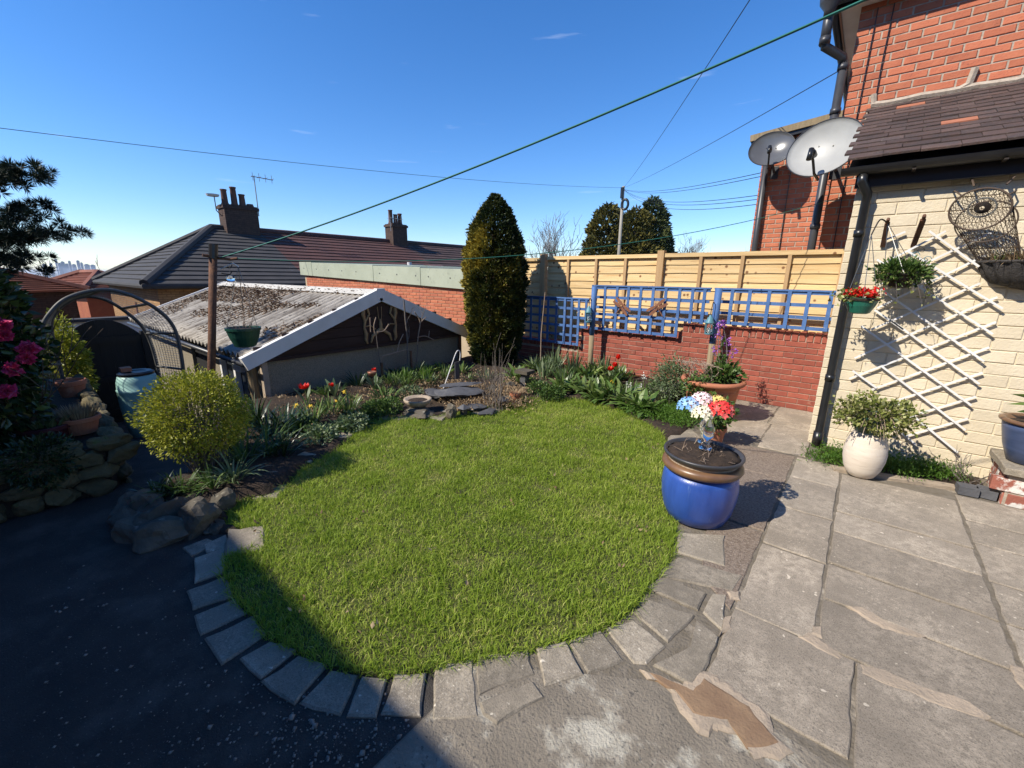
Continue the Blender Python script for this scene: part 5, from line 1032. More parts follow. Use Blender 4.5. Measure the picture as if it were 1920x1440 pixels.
c = PY(1103, 604, 6.12); lantern('teal lantern hung on the post beside the red tulips', c, .062, (x1-.03, 6.17, 1.27))
c = PY(1328, 627, 6.1); lantern('teal lantern hung on the post above the terracotta pot', c, .062, (x2-.02, 6.15, 1.32))
m_copper = M('copper paint', (.33, .15, .09), (.24, .11, .07), rough=.45, metal=.4, scale=8)
def dragonfly(label, px_, ang, wing):
    c = PY(*px_, 6.31); t = thing('dragonfly', label, 'wall ornament', c, 'copper dragonflies on the blue trellis'); y = 6.305
    D = Vector((math.cos(ang), 0, math.sin(ang))); S = Vector((-math.sin(ang), 0, math.cos(ang)))
    MB().tube([c-D*.15, c-D*.05, c+D*.04, c+D*.075], [.006, .009, .016, .012], 8).build('body', m_copper, t)
    for k, (s, o_, tw) in enumerate(((1, .03, .1), (1, -.01, -.15), (-1, .03, .1), (-1, -.01, -.15))):
        d = (S*s+D*tw).normalized(); a = c+D*o_+Vector((0, -.012, 0)); mb = MB(); m_ = 10; vs = []
        p2 = d.cross(Vector((0, 1, 0)))
        for j in range(m_): u = 2*math.pi*j/m_; vs.append(a+d*(.085+.085*math.cos(u))+p2*(.024*math.sin(u)))
        vs2 = [v+Vector((0, -.006, 0)) for v in vs]; mb.add(vs+vs2, [tuple(range(m_)), tuple(range(2*m_-1, m_-1, -1))]+[(j, m_+j, m_+(j+1) % m_, (j+1) % m_) for j in range(m_)]); mb.build('wing', m_copper, t)
dragonfly('copper dragonfly hung on the trellis beside the lantern post', (1166, 575), R(50), 0); dragonfly('copper dragonfly hung on the trellis below the fence post', (1233, 577), R(125), 0)

# ================================================================== POTS ON THE PATIO
BP = Vector((-.695, 2.93, 0)); blue = thing('blue_pot', 'large cobalt blue glazed pot with brown rim standing on the patio', 'pot', BP)
MB().lathe([(.18, .012), (.195, .02), (.225, .09), (.243, .18), (.249, .26), (.242, .33), (.225, .375)], 48, BP).build('body', m_bluepot, blue, smooth=True)
MB().lathe([(.225, .372), (.25, .385), (.262, .405), (.258, .425), (.24, .44), (.225, .44)], 48, BP).build('rim', m_brownglaze, blue, smooth=True)
MB().lathe([(.222, .44), (.225, .47)], 48, BP).build('mortar_collar', m_sandm, blue)
MB().lathe([(.2, .44), (.225, .455), (.25, .475), (.258, .49), (.256, .50), (.24, .498), (.225, .47), (.2, .46)], 48, BP).build('liner', m_grey_pipe, blue, smooth=True)
mb = MB(); mb.lathe([(.24, .48), (.18, .492), (.1, .5), (0, .505)], 36, BP)
mb.v = [(x, y, z+.012*mnoise.noise(Vector((x*25, y*25, 0)))) for x, y, z in mb.v]; mb.build('soil', m_soil, blue, smooth=True)
mb = MB()
for _ in range(26): a = random.uniform(0, 6.28); q = random.uniform(.02, .2); bare_branches(mb, BP+Vector((q*math.cos(a), q*math.sin(a), .49)), (random.gauss(0, 1), random.gauss(0, 1), .5), random.uniform(.03, .09), .0022, 1, minr=.0014)
mb.build('dry_stems', m_twig, blue)['kind'] = 'stuff'
fl_red = LEAF('red paint flower', (.6, .02, .02), (.75, .06, .05), (.8, .2, .18), trans=0, rough=.4); fl_blu = LEAF('blue paint flower', (.1, .3, .65), (.3, .5, .75), (.7, .75, .8), trans=0, rough=.4); fl_crm = LEAF('cream paint flower', (.7, .65, .42), (.8, .76, .6), trans=0, rough=.4); fl_yel = LEAF('yellow paint flower', (.7, .5, .1), (.8, .68, .3), trans=0, rough=.4); fl_pnk = LEAF('pink white paint flower', (.8, .75, .75), (.8, .5, .5), trans=0, rough=.4)
def flower_dome(parent, c, r, mat, n=34, axis=(0, 0, 1), name='flower_head'):
    c = np.array(c); Ps, Ts, Ns, rr = [], [], [], []
    for k in range(n):
        ph = math.acos(1-.95*(k+.5)/n); th = k*2.39996; d = np.array([math.sin(ph)*math.cos(th), math.sin(ph)*math.sin(th), math.cos(ph)]); s, u = perp(Vector(d)); g = random.random()
        for j in range(5): a = j*2*math.pi/5+k; t = np.array(s)*math.cos(a)+np.array(u)*math.sin(a); Ps.append(c+d*r); Ts.append(t+d*.18); Ns.append(d); rr.append(g)
    leaves(name, np.array(Ps), np.array(Ts), r*.30, r*.22, mat, parent, rnd=np.array(rr), N=np.array(Ns), fold=-.15)
def glass_flower(label, base, px_head, heads):
    b = Vector(base); t = thing('flower_ornament', label, 'garden ornament', b, 'glass flower stakes by the blue pot')
    n = np.array([_f[0], _f[1], 0]); d = _ray(*px_head); k = (np.array([b.x, b.y, 0])@n)/(d@n); h = Vector(np.array([0, 0, CAM_H])+d*k)
    MB().lathe([(.006, 0), (.006, .02), (.045, .035), (.04, .045), (.012, .06), (.014, .09), (.04, .12), (.044, .17), (.03, .2), (.022, .25), (.03, .27), (0, .27)], 16, b).build('glass_stem', m_glass, t, smooth=True)
    MB().tube([b+Vector((0, 0, .27)), h], .006, 6).build('stake', m_wire, t)
    MB().lathe([(.0, -.02), (.03, -.012), (.035, .0), (.02, .02), (0, .025)], 16, h).build('dome', m_wire, t, smooth=True)
    for (dx, dy, dz, r, m_) in heads: flower_dome(t, h+Vector((dx, dy, dz)), r, m_)
glass_flower('glass stake with red and white painted flowers in the blue pot', BP+Vector((.01, .0, .49)), (1340, 775), ((.03, .02, .0, .085, fl_red), (-.06, -.05, -.02, .07, fl_crm)))
glass_flower('glass stake with blue, pink and yellow painted flowers behind the blue pot', BP+Vector((-.03, .11, .49)), (1312, 765), ((-.06, -.05, .0, .075, fl_blu), (.0, .03, .03, .075, fl_pnk), (.09, .08, .02, .065, fl_yel)))
# small pot with greenery behind
sp = bowl('clay_pot', 'small clay pot of trailing greenery behind the blue pot', (-1.0, 4.5, .012), .12, .17, m_terra, taper=.8)
P, d = ellipsoid_leaves(700, (-1.0, 4.45, .33), (.17, .17, .16), .3, .3); leaves('greenery', P, d+rand_dirs(700)*.9, .05, .032, lf_mid, sp)['kind'] = 'stuff'
# big terracotta pot
TPx = Vector((-1.27, 5.36, .012)); tpz = PY(1340, 712, 5.36).z
tp_ = thing('terracotta_pot', 'large terracotta pot with thick rim beside the garden wall', 'pot', TPx); Hh = tpz
MB().lathe([(.235, 0), (.245, .01), (.29, Hh*.72), (.295, Hh*.74), (.29, Hh*.76), (.315, Hh*.88), (.345, Hh*.90), (.36, Hh*.95), (.35, Hh*1.0), (.32, Hh*1.02), (.30, Hh*.98), (.29, Hh*.9), (0, Hh*.88)], 44, TPx).build('pot', m_terra, tp_, smooth=True)
MB().lathe([(.292, Hh*.9), (.15, Hh*.94), (0, Hh*.95)], 30, TPx).build('soil', m_soil, tp_)
P, d = ellipsoid_leaves(420, TPx+Vector((.1, .04, Hh+.06)), (.17, .17, .12), .2, .3); leaves('leaves', P, d+rand_dirs(420)*.8, rng.uniform(.05, .09, 420), rng.uniform(.035, .06, 420), lf_mid, tp_)
P, d = ellipsoid_leaves(260, TPx+Vector((-.1, -.3, Hh-.05)), (.16, .08, .12), .2, .3); leaves('trailing_leaves', P, d+rand_dirs(260)*.8, .04, .03, lf_mid, tp_)
mb = MB()
for _ in range(38): a = random.uniform(0, 6.28); q = random.uniform(0, .2); p0 = TPx+Vector((-.1+q*math.cos(a), q*math.sin(a), Hh)); mb.tube(spl([p0, p0+Vector((random.gauss(-.05, .08), random.gauss(0, .08), .16)), p0+Vector((random.gauss(-.1, .12), random.gauss(0, .1), .16))], 4), .0028, 4, cap=False)
mb.build('dry_tendrils', m_twig, tp_)
hn = thing('honesty_plant', 'tall stems with purple flowers growing up beside the wooden post', 'plant', TPx+Vector((.12, .1, Hh*.9))); mb = MB(); tips = []
for x, y_ in ((1355, 606), (1348, 628), (1375, 660), (1362, 640), (1340, 655), (1350, 612)):
    tip = PY(x, y_, 5.6); p0 = TPx+Vector((.1, .12, Hh*.92)); mb.tube(spl([p0, p0.lerp(tip, .5)+Vector((random.gauss(0, .02), 0, .02)), tip], 5), [.004]*11, 4, cap=False); tips.append(tip)
    P = np.array([p0.lerp(tip, q) for q in rng.uniform(.15, .8, 9)]); leaves('leaf', P, rand_dirs(9)+np.array([0, 0, -.2]), .06, .045, lf_mid, hn)['kind'] = 'stuff'
mb.build('stems', m_twig_g, hn)
for tip in tips: P = np.array(tip)+rng.normal(0, .028, (26, 3)); leaves('flower', P, rand_dirs(26), .028, .022, pt_pur, hn)['kind'] = 'stuff'
# egg shaped vase with ivy bowl
EV = Vector((.2, 4.51, .012)); vase = thing('white_vase', 'egg-shaped white stone vase in front of the painted wall', 'vase', EV)
m_ves = M('cream stoneware', (.68, .6, .5), (.6, .51, .41), rough=.75, scale=4, stretch=(1, 1, 6), bump=.3, bscale=40, spots=.4, spot_col=(.45, .37, .28), spot_scale=10)
MB().lathe([(.07, 0), (.095, .012), (.128, .08), (.145, .16), (.148, .22), (.138, .3), (.115, .37), (.095, .4), (.085, .405), (.075, .39), (0, .38)], 44, EV).build('body', m_ves, vase, smooth=True)
iv = hanging_pot('dark green bowl of variegated ivy on top of the white vase', EV+Vector((0, 0, .382)), .15, .17, m_gpot, EV+Vector((0, 0, .57)), name='ivy_bowl')
P, d = ellipsoid_leaves(2100, EV+Vector((0.0, -.02, .56)), (.26, .24, .15), .35, .3, seed=7); leaves('ivy', P, d+rand_dirs(2100)*.8, rng.uniform(.02, .042, 2100), rng.uniform(.018, .034, 2100), lf_ivy, iv)
mb = MB()
for _ in range(60): a = random.uniform(0, 6.28); p0 = EV+Vector((.12*math.cos(a), .12*math.sin(a), .56)); e = p0+Vector((.13*math.cos(a), .13*math.sin(a), random.uniform(-.2, .05))); mb.tube([p0, p0.lerp(e, .5)+Vector((0, 0, .04)), e], .002, 3, cap=False)
mb.build('runners', m_twig, iv)
# brick pedestal with slate-blue pot, pavers
PZ = PY(1872, 872, 4.62).z; ped = thing('brick_pedestal', 'low brick pedestal with a mossy slab top by the painted wall', 'pedestal', (1.3, 4.85, 0))
MB().box(1.045, 1.6, 4.625, 5.1, -.02, PZ-.05).build('core', m_mortar, ped)
m_bflake = M('flaking painted brick', (.34, .12, .08), (.3, .1, .07), rough=.85, scale=8, bump=.6, bscale=40, objrand=.2, c3=(.7, .66, .6), s3=7, lo3=.5, hi3=.56)
for r_ in range(2):
    for k_ in range(3): brick(1.045+.12+k_*.24-(.1 if r_ else 0)+.01, 4.615, .065+r_*.115-.02, .225, .1, m_bflake, ped)
    for k_ in range(2): o = brick(1.035, 4.62+.12+k_*.24, .065+r_*.115-.02, .225, .1, m_bflake, ped); o.rotation_euler = (0, 0, -math.pi/2)
slab([(1.0, 4.58), (1.65, 4.58), (1.65, 5.1), (1.0, 5.1)], 'capping_slab', m_stone, z1=PZ, z0=PZ-.05, parent=ped)
m_slb = M('slate blue glaze', (.06, .085, .17), (.04, .06, .12), rough=.35, scale=3, stretch=(1, 1, 8), spec=.5)
SP = Vector((PY(1877, 782, 4.83).x+.205, 4.83, PZ+.005)); sbp = thing('slate_blue_pot', 'slate blue glazed pot with brown rim on the brick pedestal', 'pot', SP)
MB().lathe([(.11, 0), (.12, .005), (.16, .12), (.19, .26), (.195, .3)], 36, SP).build('body', m_slb, sbp, smooth=True); MB().lathe([(.195, .30), (.215, .31), (.218, .325), (.2, .335), (.18, .33), (.17, .3), (0, .29)], 36, SP).build('rim', m_brownglaze, sbp, smooth=True); MB().lathe([(.175, .3), (0, .31)], 24, SP).build('soil', m_soil, sbp)
mb = MB()
for tip in ((SP.x-.14, 4.8, PZ+.95), (SP.x-.07, 4.86, PZ+.8), (SP.x+.07, 4.8, PZ+1.0)): mb.tube(spl([SP+Vector((0, 0, .3)), Vector(tip).lerp(SP+Vector((0, 0, .3)), .5)+Vector((.03, .02, 0)), Vector(tip)], 4), [.006, .006, .005, .005, .004, .004, .003, .003, .002], 5)
mb.build('stems', m_twig_g, sbp); P = np.array([(SP.x-.015, 4.83, PZ+.5), (SP.x, 4.84, PZ+.42), (SP.x-.01, 4.83, PZ+.46)]); [leaves('leaf', P[k:k+1], np.array([(-1, -.2, .1), (-.9, -.6, -.1), (-1, .2, -.2)])[k:k+1], .19, .045, lf_mid, sbp) for k in range(3)]
for i, (x, y_, a) in enumerate(((.86, 4.66, .1), (.97, 4.69, -.15))):
    o = MB().obox((x, y_, .045), (.058*math.cos(a), .058*math.sin(a), 0), (-.05*math.sin(a), .05*math.cos(a), 0), (0, 0, .034)).build('paving_brick', m_slate); tag(o, 'grey paving block lying beside the brick pedestal', 'block', 'loose grey blocks by the pedestal')
# greenery along the foot of the wall
def mat_plant(name, label, pts, n, mat, h=.06, L=.035, W=.01, group=None, spread=.07):
    pts = np.array(pts); k = rng.integers(0, len(pts), n); P = pts[k]+np.stack([rng.normal(0, spread, n), rng.normal(0, spread, n), np.abs(rng.normal(0, h*.5, n))], 1); P[:, 2] = np.minimum(P[:, 2], pts[k][:, 2]+h*1.3)
    o = leaves(name, P, rand_dirs(n)+np.array([0, 0, .8]), rng.uniform(.6, 1.3, n)*L, rng.uniform(.6, 1.2, n)*W, mat); return tag(o, label, 'plant', group, kind='stuff')
mat_plant('ground_cover', 'feathery green ground cover along the foot of the painted wall', [(x, 4.62+.24*x+random.uniform(0, .22), .02) for x in np.linspace(-.1, .78, 24)], 6500, lf_fresh, .1, .035, .008)
mb = MB(); random.seed(3)
for _ in range(9): bare_branches(mb, (.82+random.uniform(-.1, .2), 4.9+random.uniform(-.05, .1), .0), (random.gauss(0, .7), random.gauss(0, .3), .8), .16, .005, 2, minr=.002)
tag(mb.build('dead_twigs', m_twig_g), 'leafless twiggy plant at the foot of the painted wall', 'plant')

# ================================================================== ON THE PAINTED WALL
wt = thing('lattice_trellis', 'white expanding lattice trellis leaning across the painted wall', 'trellis', (.35, 5.1, .2)); TY = 5.118
c2 = lambda q: [(1600+x/4.5, 300+y/4.5) for x, y in q]; c3_ = lambda q: [(1500+x/4, 600+y/4) for x, y in q]
rise = [c3_([(410, 285), (1120, -10)])[0:1]+[(1870, 557)], c3_([(370, 440), (1470, 15)]), c3_([(530, 525), (1420, 205)]), c3_([(720, 605), (1370, 395)]), c3_([(720, 755), (1320, 575)]), c3_([(800, 870), (1260, 740)]), c2([(150, 1430), (1070, 1040)]), c2([(200, 1250), (1120, 800)]), c2([(200, 1060), (1170, 610)]), c2([(200, 900), (780, 600)]), c2([(230, 690), (440, 605)])]
fall = [c2([(640, 600), (1060, 900)]), c2([(460, 770), (1260, 1255)]), [c2([(200, 840)])[0], c3_([(1445, 105)])[0]], c3_([(980, 0), (1380, 310)]), c3_([(680, 0), (1345, 480)]), c3_([(460, 45), (1285, 640)]), c3_([(610, 345), (1240, 825)]), c3_([(395, 380), (575, 510)]), c3_([(710, 605), (1185, 995)]), c3_([(695, 790), (870, 935)]), c2([(180, 1265), (420, 1430)])]
fall[3] = [c2([(230, 1090)])[0], fall[3][1]]
for lst, yy in ((rise, TY), (fall, TY-.0135)):
    for q in lst: a_, b_ = PY(*q[0], yy), PY(*q[1], yy); MB().bar(a_, b_, .011, .0155, up=Vector((0, -1, 0)).cross(b_-a_).normalized()).build('slat', m_white, wt)
# iron brackets
def bracket(label, base_px, tip_px, out):
    a_ = PY(*base_px, 5.14); b_ = PY(*tip_px, 5.14-out); t = thing('iron_bracket', label, 'bracket', a_, 'rusty brackets on the painted wall'); MB().bar(a_, b_, .035, .025).build('arm', m_rust, t); MB().tube([b_, b_+Vector((0, -.03, .03)), b_+Vector((0, -.05, .01))], .012, 6).build('hook', m_rust, t); return a_, b_
_, hk1 = bracket('rusty iron bracket beside the downpipe', (1655, 462), (1664, 418), .14); _, hk2 = bracket('rusty iron bracket above the middle of the lattice', (1712, 462), (1731, 412), .2)
# hanging geranium pot
gc = PY(1610, 588, 4.72); hk0 = PY(1634, 440, 4.80); gp = hanging_pot('green hanging pot with red geraniums and trailing leaves beside the downpipe', gc, .118, .135, M('bottle green plastic', (.015, .12, .08), (.018, .14, .095), rough=.35, spec=.5), hk0)
MB().lathe([(.1215, .112), (.1225, .114), (.1225, .13), (.1215, .132)], 28, gc).build('soil_band', m_soil, gp)
mb = MB(); mb.tube(spl([hk0, hk0.lerp(hk1, .4)+Vector((0, 0, .08)), hk1], 6), .006, 6); mb.build('support_hook', m_metal_d, gp)
P = np.array(gc)+np.array([.0, -.02, .165])+rng.normal(0, 1, (230, 3))*np.array([.048, .045, .02]); leaves('geranium', P, rand_dirs(230)+np.array([0, -.4, .5]), .03, .026, pt_red, gp, rnd=rng.random(230))['kind'] = 'stuff'
P = np.array(gc)+np.array([-.06, 0, .14])+rng.normal(0, 1, (240, 3))*np.array([.06, .06, .03]); leaves('foliage', P, rand_dirs(240), .035, .024, lf_ivy, gp)
bc2 = PY(1684, 540, 4.93); hb = hanging_pot('wire hanging basket of leafy plants with trailing stems on the painted wall', bc2, .12, .12, m_metal_d, hk1, name='hanging_basket')
P, d = ellipsoid_leaves(1500, bc2+Vector((.0, -.02, .13)), (.17, .14, .1), .2, .3, seed=4); leaves('foliage', P, d+rand_dirs(1500)*.7+np.array([0, 0, .4]), rng.uniform(.03, .05, 1500), rng.uniform(.014, .022, 1500), lf_mid, hb)
mb = MB(); tl = []
for _ in range(22):
    a = random.uniform(-2.8, .4); p0 = bc2+Vector((.12*math.cos(a), .1*math.sin(a), .1)); e = p0+Vector((.07*math.cos(a)+random.uniform(0, .07), .02*math.sin(a), -random.uniform(.08, .24))); c_ = spl([p0, p0+Vector((.04*math.cos(a), .02*math.sin(a), .02)), e], 4); mb.tube(c_, .002, 3, cap=False); tl += c_[3:]
mb.build('trailing_stems', m_twig_g, hb); P = np.array(tl); leaves('trailing_leaves', P+rng.normal(0, .006, P.shape), rand_dirs(len(P)), .028, .02, lf_ivy, hb)
# curled wire ornament
cw = thing('scroll_wirework', 'curled teal wire ornament hanging on the lattice', 'wall ornament', PY(1722, 490, 5.08)); 
for (x, y_, s) in ((1716, 478, 1), (1728, 470, -1), (1738, 486, 1), (1733, 508, -1), (1744, 530, 1), (1756, 536, -1), (1738, 548, 1), (1752, 520, 1)):
    c_ = PY(x, y_, 5.075); MB().tube([c_+Vector((s*.03*(1-.11*k)*math.cos(k*.8), 0, .03*(1-.11*k)*math.sin(k*.8))) for k in range(9)], .0025, 4).build('curl', m_teal if s > 0 else m_metal_d, cw)
# fish trap basket
ft = thing('fish_trap', 'rusty wire fish-trap basket hung high on the painted wall', 'basket', PY(1850, 420, 5.1))
r0 = PY(1837, 392, 4.93); e0 = PY(1882, 500, 5.04); ax = (e0-r0).normalized(); rn_ = Vector((-.25, -.9, -.28)).normalized(); sx_ = rn_.cross(Vector((0, 0, 1))).normalized(); sz_ = sx_.cross(rn_)
def ring(c, rx, rz, n=40, f=0): return [c+sx_*(rx*math.cos(2*math.pi*k/n))+sz_*(rz*math.sin(2*math.pi*k/n)) for k in range(n)]
m_net = M('rusty net wire', (.07, .05, .04), (.11, .075, .05), rough=.8, scale=20)
RW, RH = .165, .15; N = 34; rows_ = []
for k in range(13):
    t = k/12; c_ = r0.lerp(e0, t)+Vector((0, .06*t, 0)); rr = (1-.35*t); rows_.append(ring(c_, RW*rr, RH*rr*(1-.25*t), N))
mb = MB()
for k in range(12):
    for j in range(N):
        mb.tube([rows_[k][j], rows_[k+1][(j+(k % 2)) % N]], .0017, 3, cap=False); mb.tube([rows_[k][j], rows_[k+1][(j-1+(k % 2)) % N]], .0017, 3, cap=False)
mb.build('net_bag', m_net, ft)
mb = MB(); fr = [ring(r0+rn_*(.015)-rn_*.05*q, RW*(1-.75*q), RH*(1-.75*q), N) for q in np.linspace(0, 1, 7)]
for k in range(6):
    for j in range(N): mb.tube([fr[k][j], fr[k+1][(j+(k % 2)) % N]], .0015, 3, cap=False); mb.tube([fr[k][j], fr[k+1][(j-1+(k % 2)) % N]], .0015, 3, cap=False)
mb.build('funnel_net', m_net, ft)
for nm, cc_, a_, b_, rr in (('front_hoop', r0+rn_*.015, RW, RH, .007), ('rear_hoop', r0.lerp(e0, .22), RW*1.0, RH, .005)): q = ring(cc_, a_, b_); MB().tube(q+[q[0]], rr, 6, cap=False).build(nm, m_net, ft)
for k in range(5): q = ring(r0+rn_*(.02+.003*k)+Vector((.015, 0, .012)), .042-.006*k, .038-.005*k, 20); MB().tube(q+[q[0]], .005, 5, cap=False).build('rope_coil', m_metal_d, ft)
q = ring(r0-rn_*.0+Vector((.01, 0, .01)), .075, .068, 24); MB().tube(q+[q[0]], .006, 5, cap=False).build('throat_ring', m_wire, ft)
for (x, y_) in ((1788, 360), (1820, 338), (1900, 333), (1902, 360)): p_ = PY(x, y_, 5.14); MB().tube([p_, p_+Vector((0, -.06, 0)), p_+(r0-p_)*.25+Vector((0, -.05, 0))], .006, 5).build('lug', m_net, ft)
# half basket on the wall
hb2 = thing('wall_basket', 'dark moulded half-round wall basket of dry grass on the painted wall', 'wall basket', PY(1900, 540, 5.15)); bl_ = PY(1833, 492, 5.1).x; bt_ = PY(1880, 490, 5.0).z; cxb = bl_+.29
m_wick = M('dark wicker', (.04, .036, .034), (.065, .058, .052), rough=.8, scale=30, bump=1, bscale=60)
mb = MB(); NN = 48; lev = [(0, .0), (.05, .18), (.12, .24), (.2, .28), (.215, .285)]
for h_, r_ in lev:
    for k in range(NN+1): a = math.pi+math.pi*k/NN; rib = 1+.045*math.cos(k*2*math.pi/6); mb.v.append((cxb+r_*rib*math.cos(a), 5.135+r_*.72*rib*math.sin(a), bt_-.215+h_))
for i in range(len(lev)-1):
    for k in range(NN): a = i*(NN+1)+k; mb.f.append((a, a+1, a+NN+2, a+NN+1))
mb.build('shell', m_wick, hb2, smooth=True); MB().tube([(cxb+.287*math.cos(math.pi+math.pi*k/24), 5.135+.72*.287*math.sin(math.pi+math.pi*k/24), bt_) for k in range(25)], .011, 6).build('rim', m_wick, hb2); mb = MB(); mb.add([(cxb+.27*math.cos(math.pi+math.pi*k/20), 5.135+.19*math.sin(math.pi+math.pi*k/20), bt_-.02) for k in range(21)], [tuple(range(21))]); mb.build('soil', m_soil, hb2)
n = 420; a = rng.uniform(math.pi, 2*math.pi, n); q = np.sqrt(rng.random(n)); P = np.stack([cxb+.25*q*np.cos(a), 5.135+.17*q*np.sin(a), np.full(n, bt_-.02)], 1); straps('dry_grass', P, np.stack([np.cos(a)*.5, np.sin(a)*.5, np.full(n, 1)], 1)+rng.normal(0, .3, (n, 3)), rng.uniform(.06, .17, n), .006, 1.0, lf_dry, hb2, seg=4)
n = 90; straps('green_shoots', P[:n], rng.normal(0, .3, (n, 3))+np.array([0, -.1, 1]), rng.uniform(.06, .14, n), .008, .5, lf_mid, hb2, seg=4)

# ================================================================== BEDS
def clump(name, label, xy, n, L, W, mat, spread=.5, droop=.7, r=.07, group=None, cat='plant', wprof=(.55, .9, 1, .85, .55, .05)):
    x, y = xy; z = bz(x, y); a = rng.random(n)*2*math.pi; q = np.sqrt(rng.random(n)); P = np.stack([x+np.cos(a)*q*r, y+np.sin(a)*q*r, np.full(n, z-.01)], 1)
    d = np.stack([np.cos(a)*q*spread*1.6, np.sin(a)*q*spread*1.6, np.full(n, 1)], 1)+rng.normal(0, .12, (n, 3))
    cw_ = {'dark glossy leaf': 'dark green', 'mid green leaf': 'mid-green', 'grey green strap leaf': 'grey-green', 'strap leaf': 'glossy green', 'fresh green leaf': 'bright green'}[mat.name]; ln = 'long' if L > .32 else ('short' if L < .23 else 'medium-length'); wd = 'broad' if W > .029 else ('thin' if W < .0165 else 'narrow')
    label = label.replace('@', f'{ln} {wd} {cw_}'); group = f'{group}: {ln} {wd} {cw_} leaves' if group else None
    o = straps(name, P, d, rng.uniform(.65, 1.1, n)*L, rng.uniform(.7, 1.2, n)*W, rng.uniform(.5, 1.2, n)*droop, mat, None, 6, wprof=wprof); return tag(o, label, cat, group)
gpB = 'leafy plants in the bed below the garden wall'
BR = (.4, .8, 1, 1, .7, .1)
random.seed(17)
for i in range(46):
    x = -4.3+2.75*random.random(); y = 4.75+1.45*random.random()
    if inpoly(x, y, LAWN) or y < 4.75+.28*max(0, x+3.3): continue
    k = i % 4
    if k == 0: clump('leafy_plant', 'leafy plant with @ arching leaves below the garden wall', (x, y), 26, .30, .055, lf_strap, .8, 1.1, .08, gpB, wprof=BR)
    elif k == 1: clump('leafy_plant', 'leafy plant with @ leaves below the garden wall', (x, y), 38, .30, .02, lf_grey, .5, .7, .08, 'narrow-leaved plants in the bed below the garden wall')
    elif k == 2: clump('leafy_plant', 'leafy plant with @ arching leaves below the garden wall', (x, y), 22, .26, .06, lf_mid, .9, 1.2, .08, gpB, wprof=BR)
    else: clump('leafy_plant', 'leafy plant with @ leaves below the garden wall', (x, y), 34, .22, .016, lf_mid, .5, .6, .08, 'narrow-leaved plants in the bed below the garden wall')
for i, (x, y_) in enumerate(((1085, 735), (1120, 748), (1150, 752), (1185, 765), (1050, 728), (1205, 770), (1135, 735), (1165, 745))):
    p = G(x, y_, .06); clump('leafy_plant', 'leafy plant with @ arching leaves below the garden wall', (p.x, p.y+.08), 30, .34, .06, lf_strap, .85, 1.2, .08, gpB, wprof=BR)
for (x, y_, L) in ((1075, 700, .5), (1040, 690, .42), (1060, 715, .4), (1135, 700, .35), (1020, 705, .35)):
    p = G(x, y_, .1); clump('iris_plant', 'upright sword-leaved iris clump by the round post', (p.x, min(p.y, 6.25)), 26, L, .024, lf_grey, .22, .35, .07, 'sword-leaved clumps near the lantern post')
# left bed
for (x, y_, n, L, W, m_, s, dr) in ((585, 790, 40, .3, .018, lf_strap, .5, .6), (620, 775, 40, .28, .018, lf_strap, .45, .6), (655, 770, 36, .26, .018, lf_strap, .45, .6), (560, 800, 30, .25, .05, lf_mid, .9, 1.1), (690, 775, 40, .16, .03, lf_mid, .9, 1), (720, 765, 40, .15, .03, lf_grey, .9, 1), (640, 800, 30, .18, .035, lf_mid, .9, 1), (600, 815, 26, .2, .045, lf_mid, .9, 1.1), (675, 790, 30, .14, .03, lf_mid, .9, 1),
        (480, 800, 60, .42, .02, lf_dark, .6, 1.0), (510, 815, 60, .42, .018, lf_dark, .6, 1.0), (535, 800, 46, .36, .02, lf_dark, .6, .9), (500, 850, 60, .42, .014, lf_mid, .7, 1.1), (460, 870, 60, .36, .014, lf_mid, .7, 1.1), (530, 850, 46, .3, .016, lf_dark, .7, 1.0), (440, 910, 60, .26, .013, lf_grey, .8, 1.2), (400, 925, 60, .2, .012, lf_mid, .8, 1.2), (340, 930, 70, .2, .011, lf_mid, .8, 1.2), (300, 940, 60, .18, .011, lf_dark, .8, 1.2), (430, 840, 46, .36, .016, lf_dark, .6, .9), (760, 720, 40, .22, .013, lf_fresh, .3, .4), (800, 715, 46, .24, .013, lf_fresh, .3, .4), (835, 712, 40, .2, .014, lf_mid, .4, .6), (730, 725, 30, .2, .014, lf_mid, .4, .6)):
    p = G(x, y_, .06); clump('strap_plant', 'strap plant with @ leaves in the bed beside the garage', (max(p.x, -5.6), p.y), n, L, W, m_, s, dr, .07, 'strap-leaved plants in the bed beside the garage')
for (x, y_, n) in ((705, 775, 900), (660, 800, 600), (730, 770, 700), (600, 825, 500), (770, 745, 600), (1010, 735, 700), (1035, 745, 700)):
    p = G(x, y_, .05); P, d = ellipsoid_leaves(n, (max(p.x, -5.5), p.y, .1), (.17, .17, .11), .3, .15); lp = thing('low_plant', 'low mound plant with '+('mid-green' if n > 600 else 'grey-green')+' leaves at the edge of the lawn', 'plant', (max(p.x, -5.5), p.y, .03), 'low '+('mid-green' if n > 600 else 'grey-green')+' mounds along the bed edges'); o = leaves('foliage', P, d+rand_dirs(n)*.8, rng.uniform(.02, .045, n), rng.uniform(.014, .03, n), lf_mid if n > 600 else lf_grey, lp); o['kind'] = 'stuff'
p = G(1235, 775, .04); mat_plant('ground_cover', 'bright green creeping mat between the lawn and the terracotta pot', [(p.x+random.uniform(-.32, .38), p.y+random.uniform(-.25, .3), .03) for _ in range(40)], 9000, lf_fresh, .09, .03, .009, spread=.07)
mat_plant('leaf_litter', 'dry brown leaf litter over the rockery beside the yew', [tuple(G(random.uniform(840, 985), random.uniform(715, 765), .06)) for _ in range(40)], 5200, lf_dry, .05, .04, .02, spread=.09)
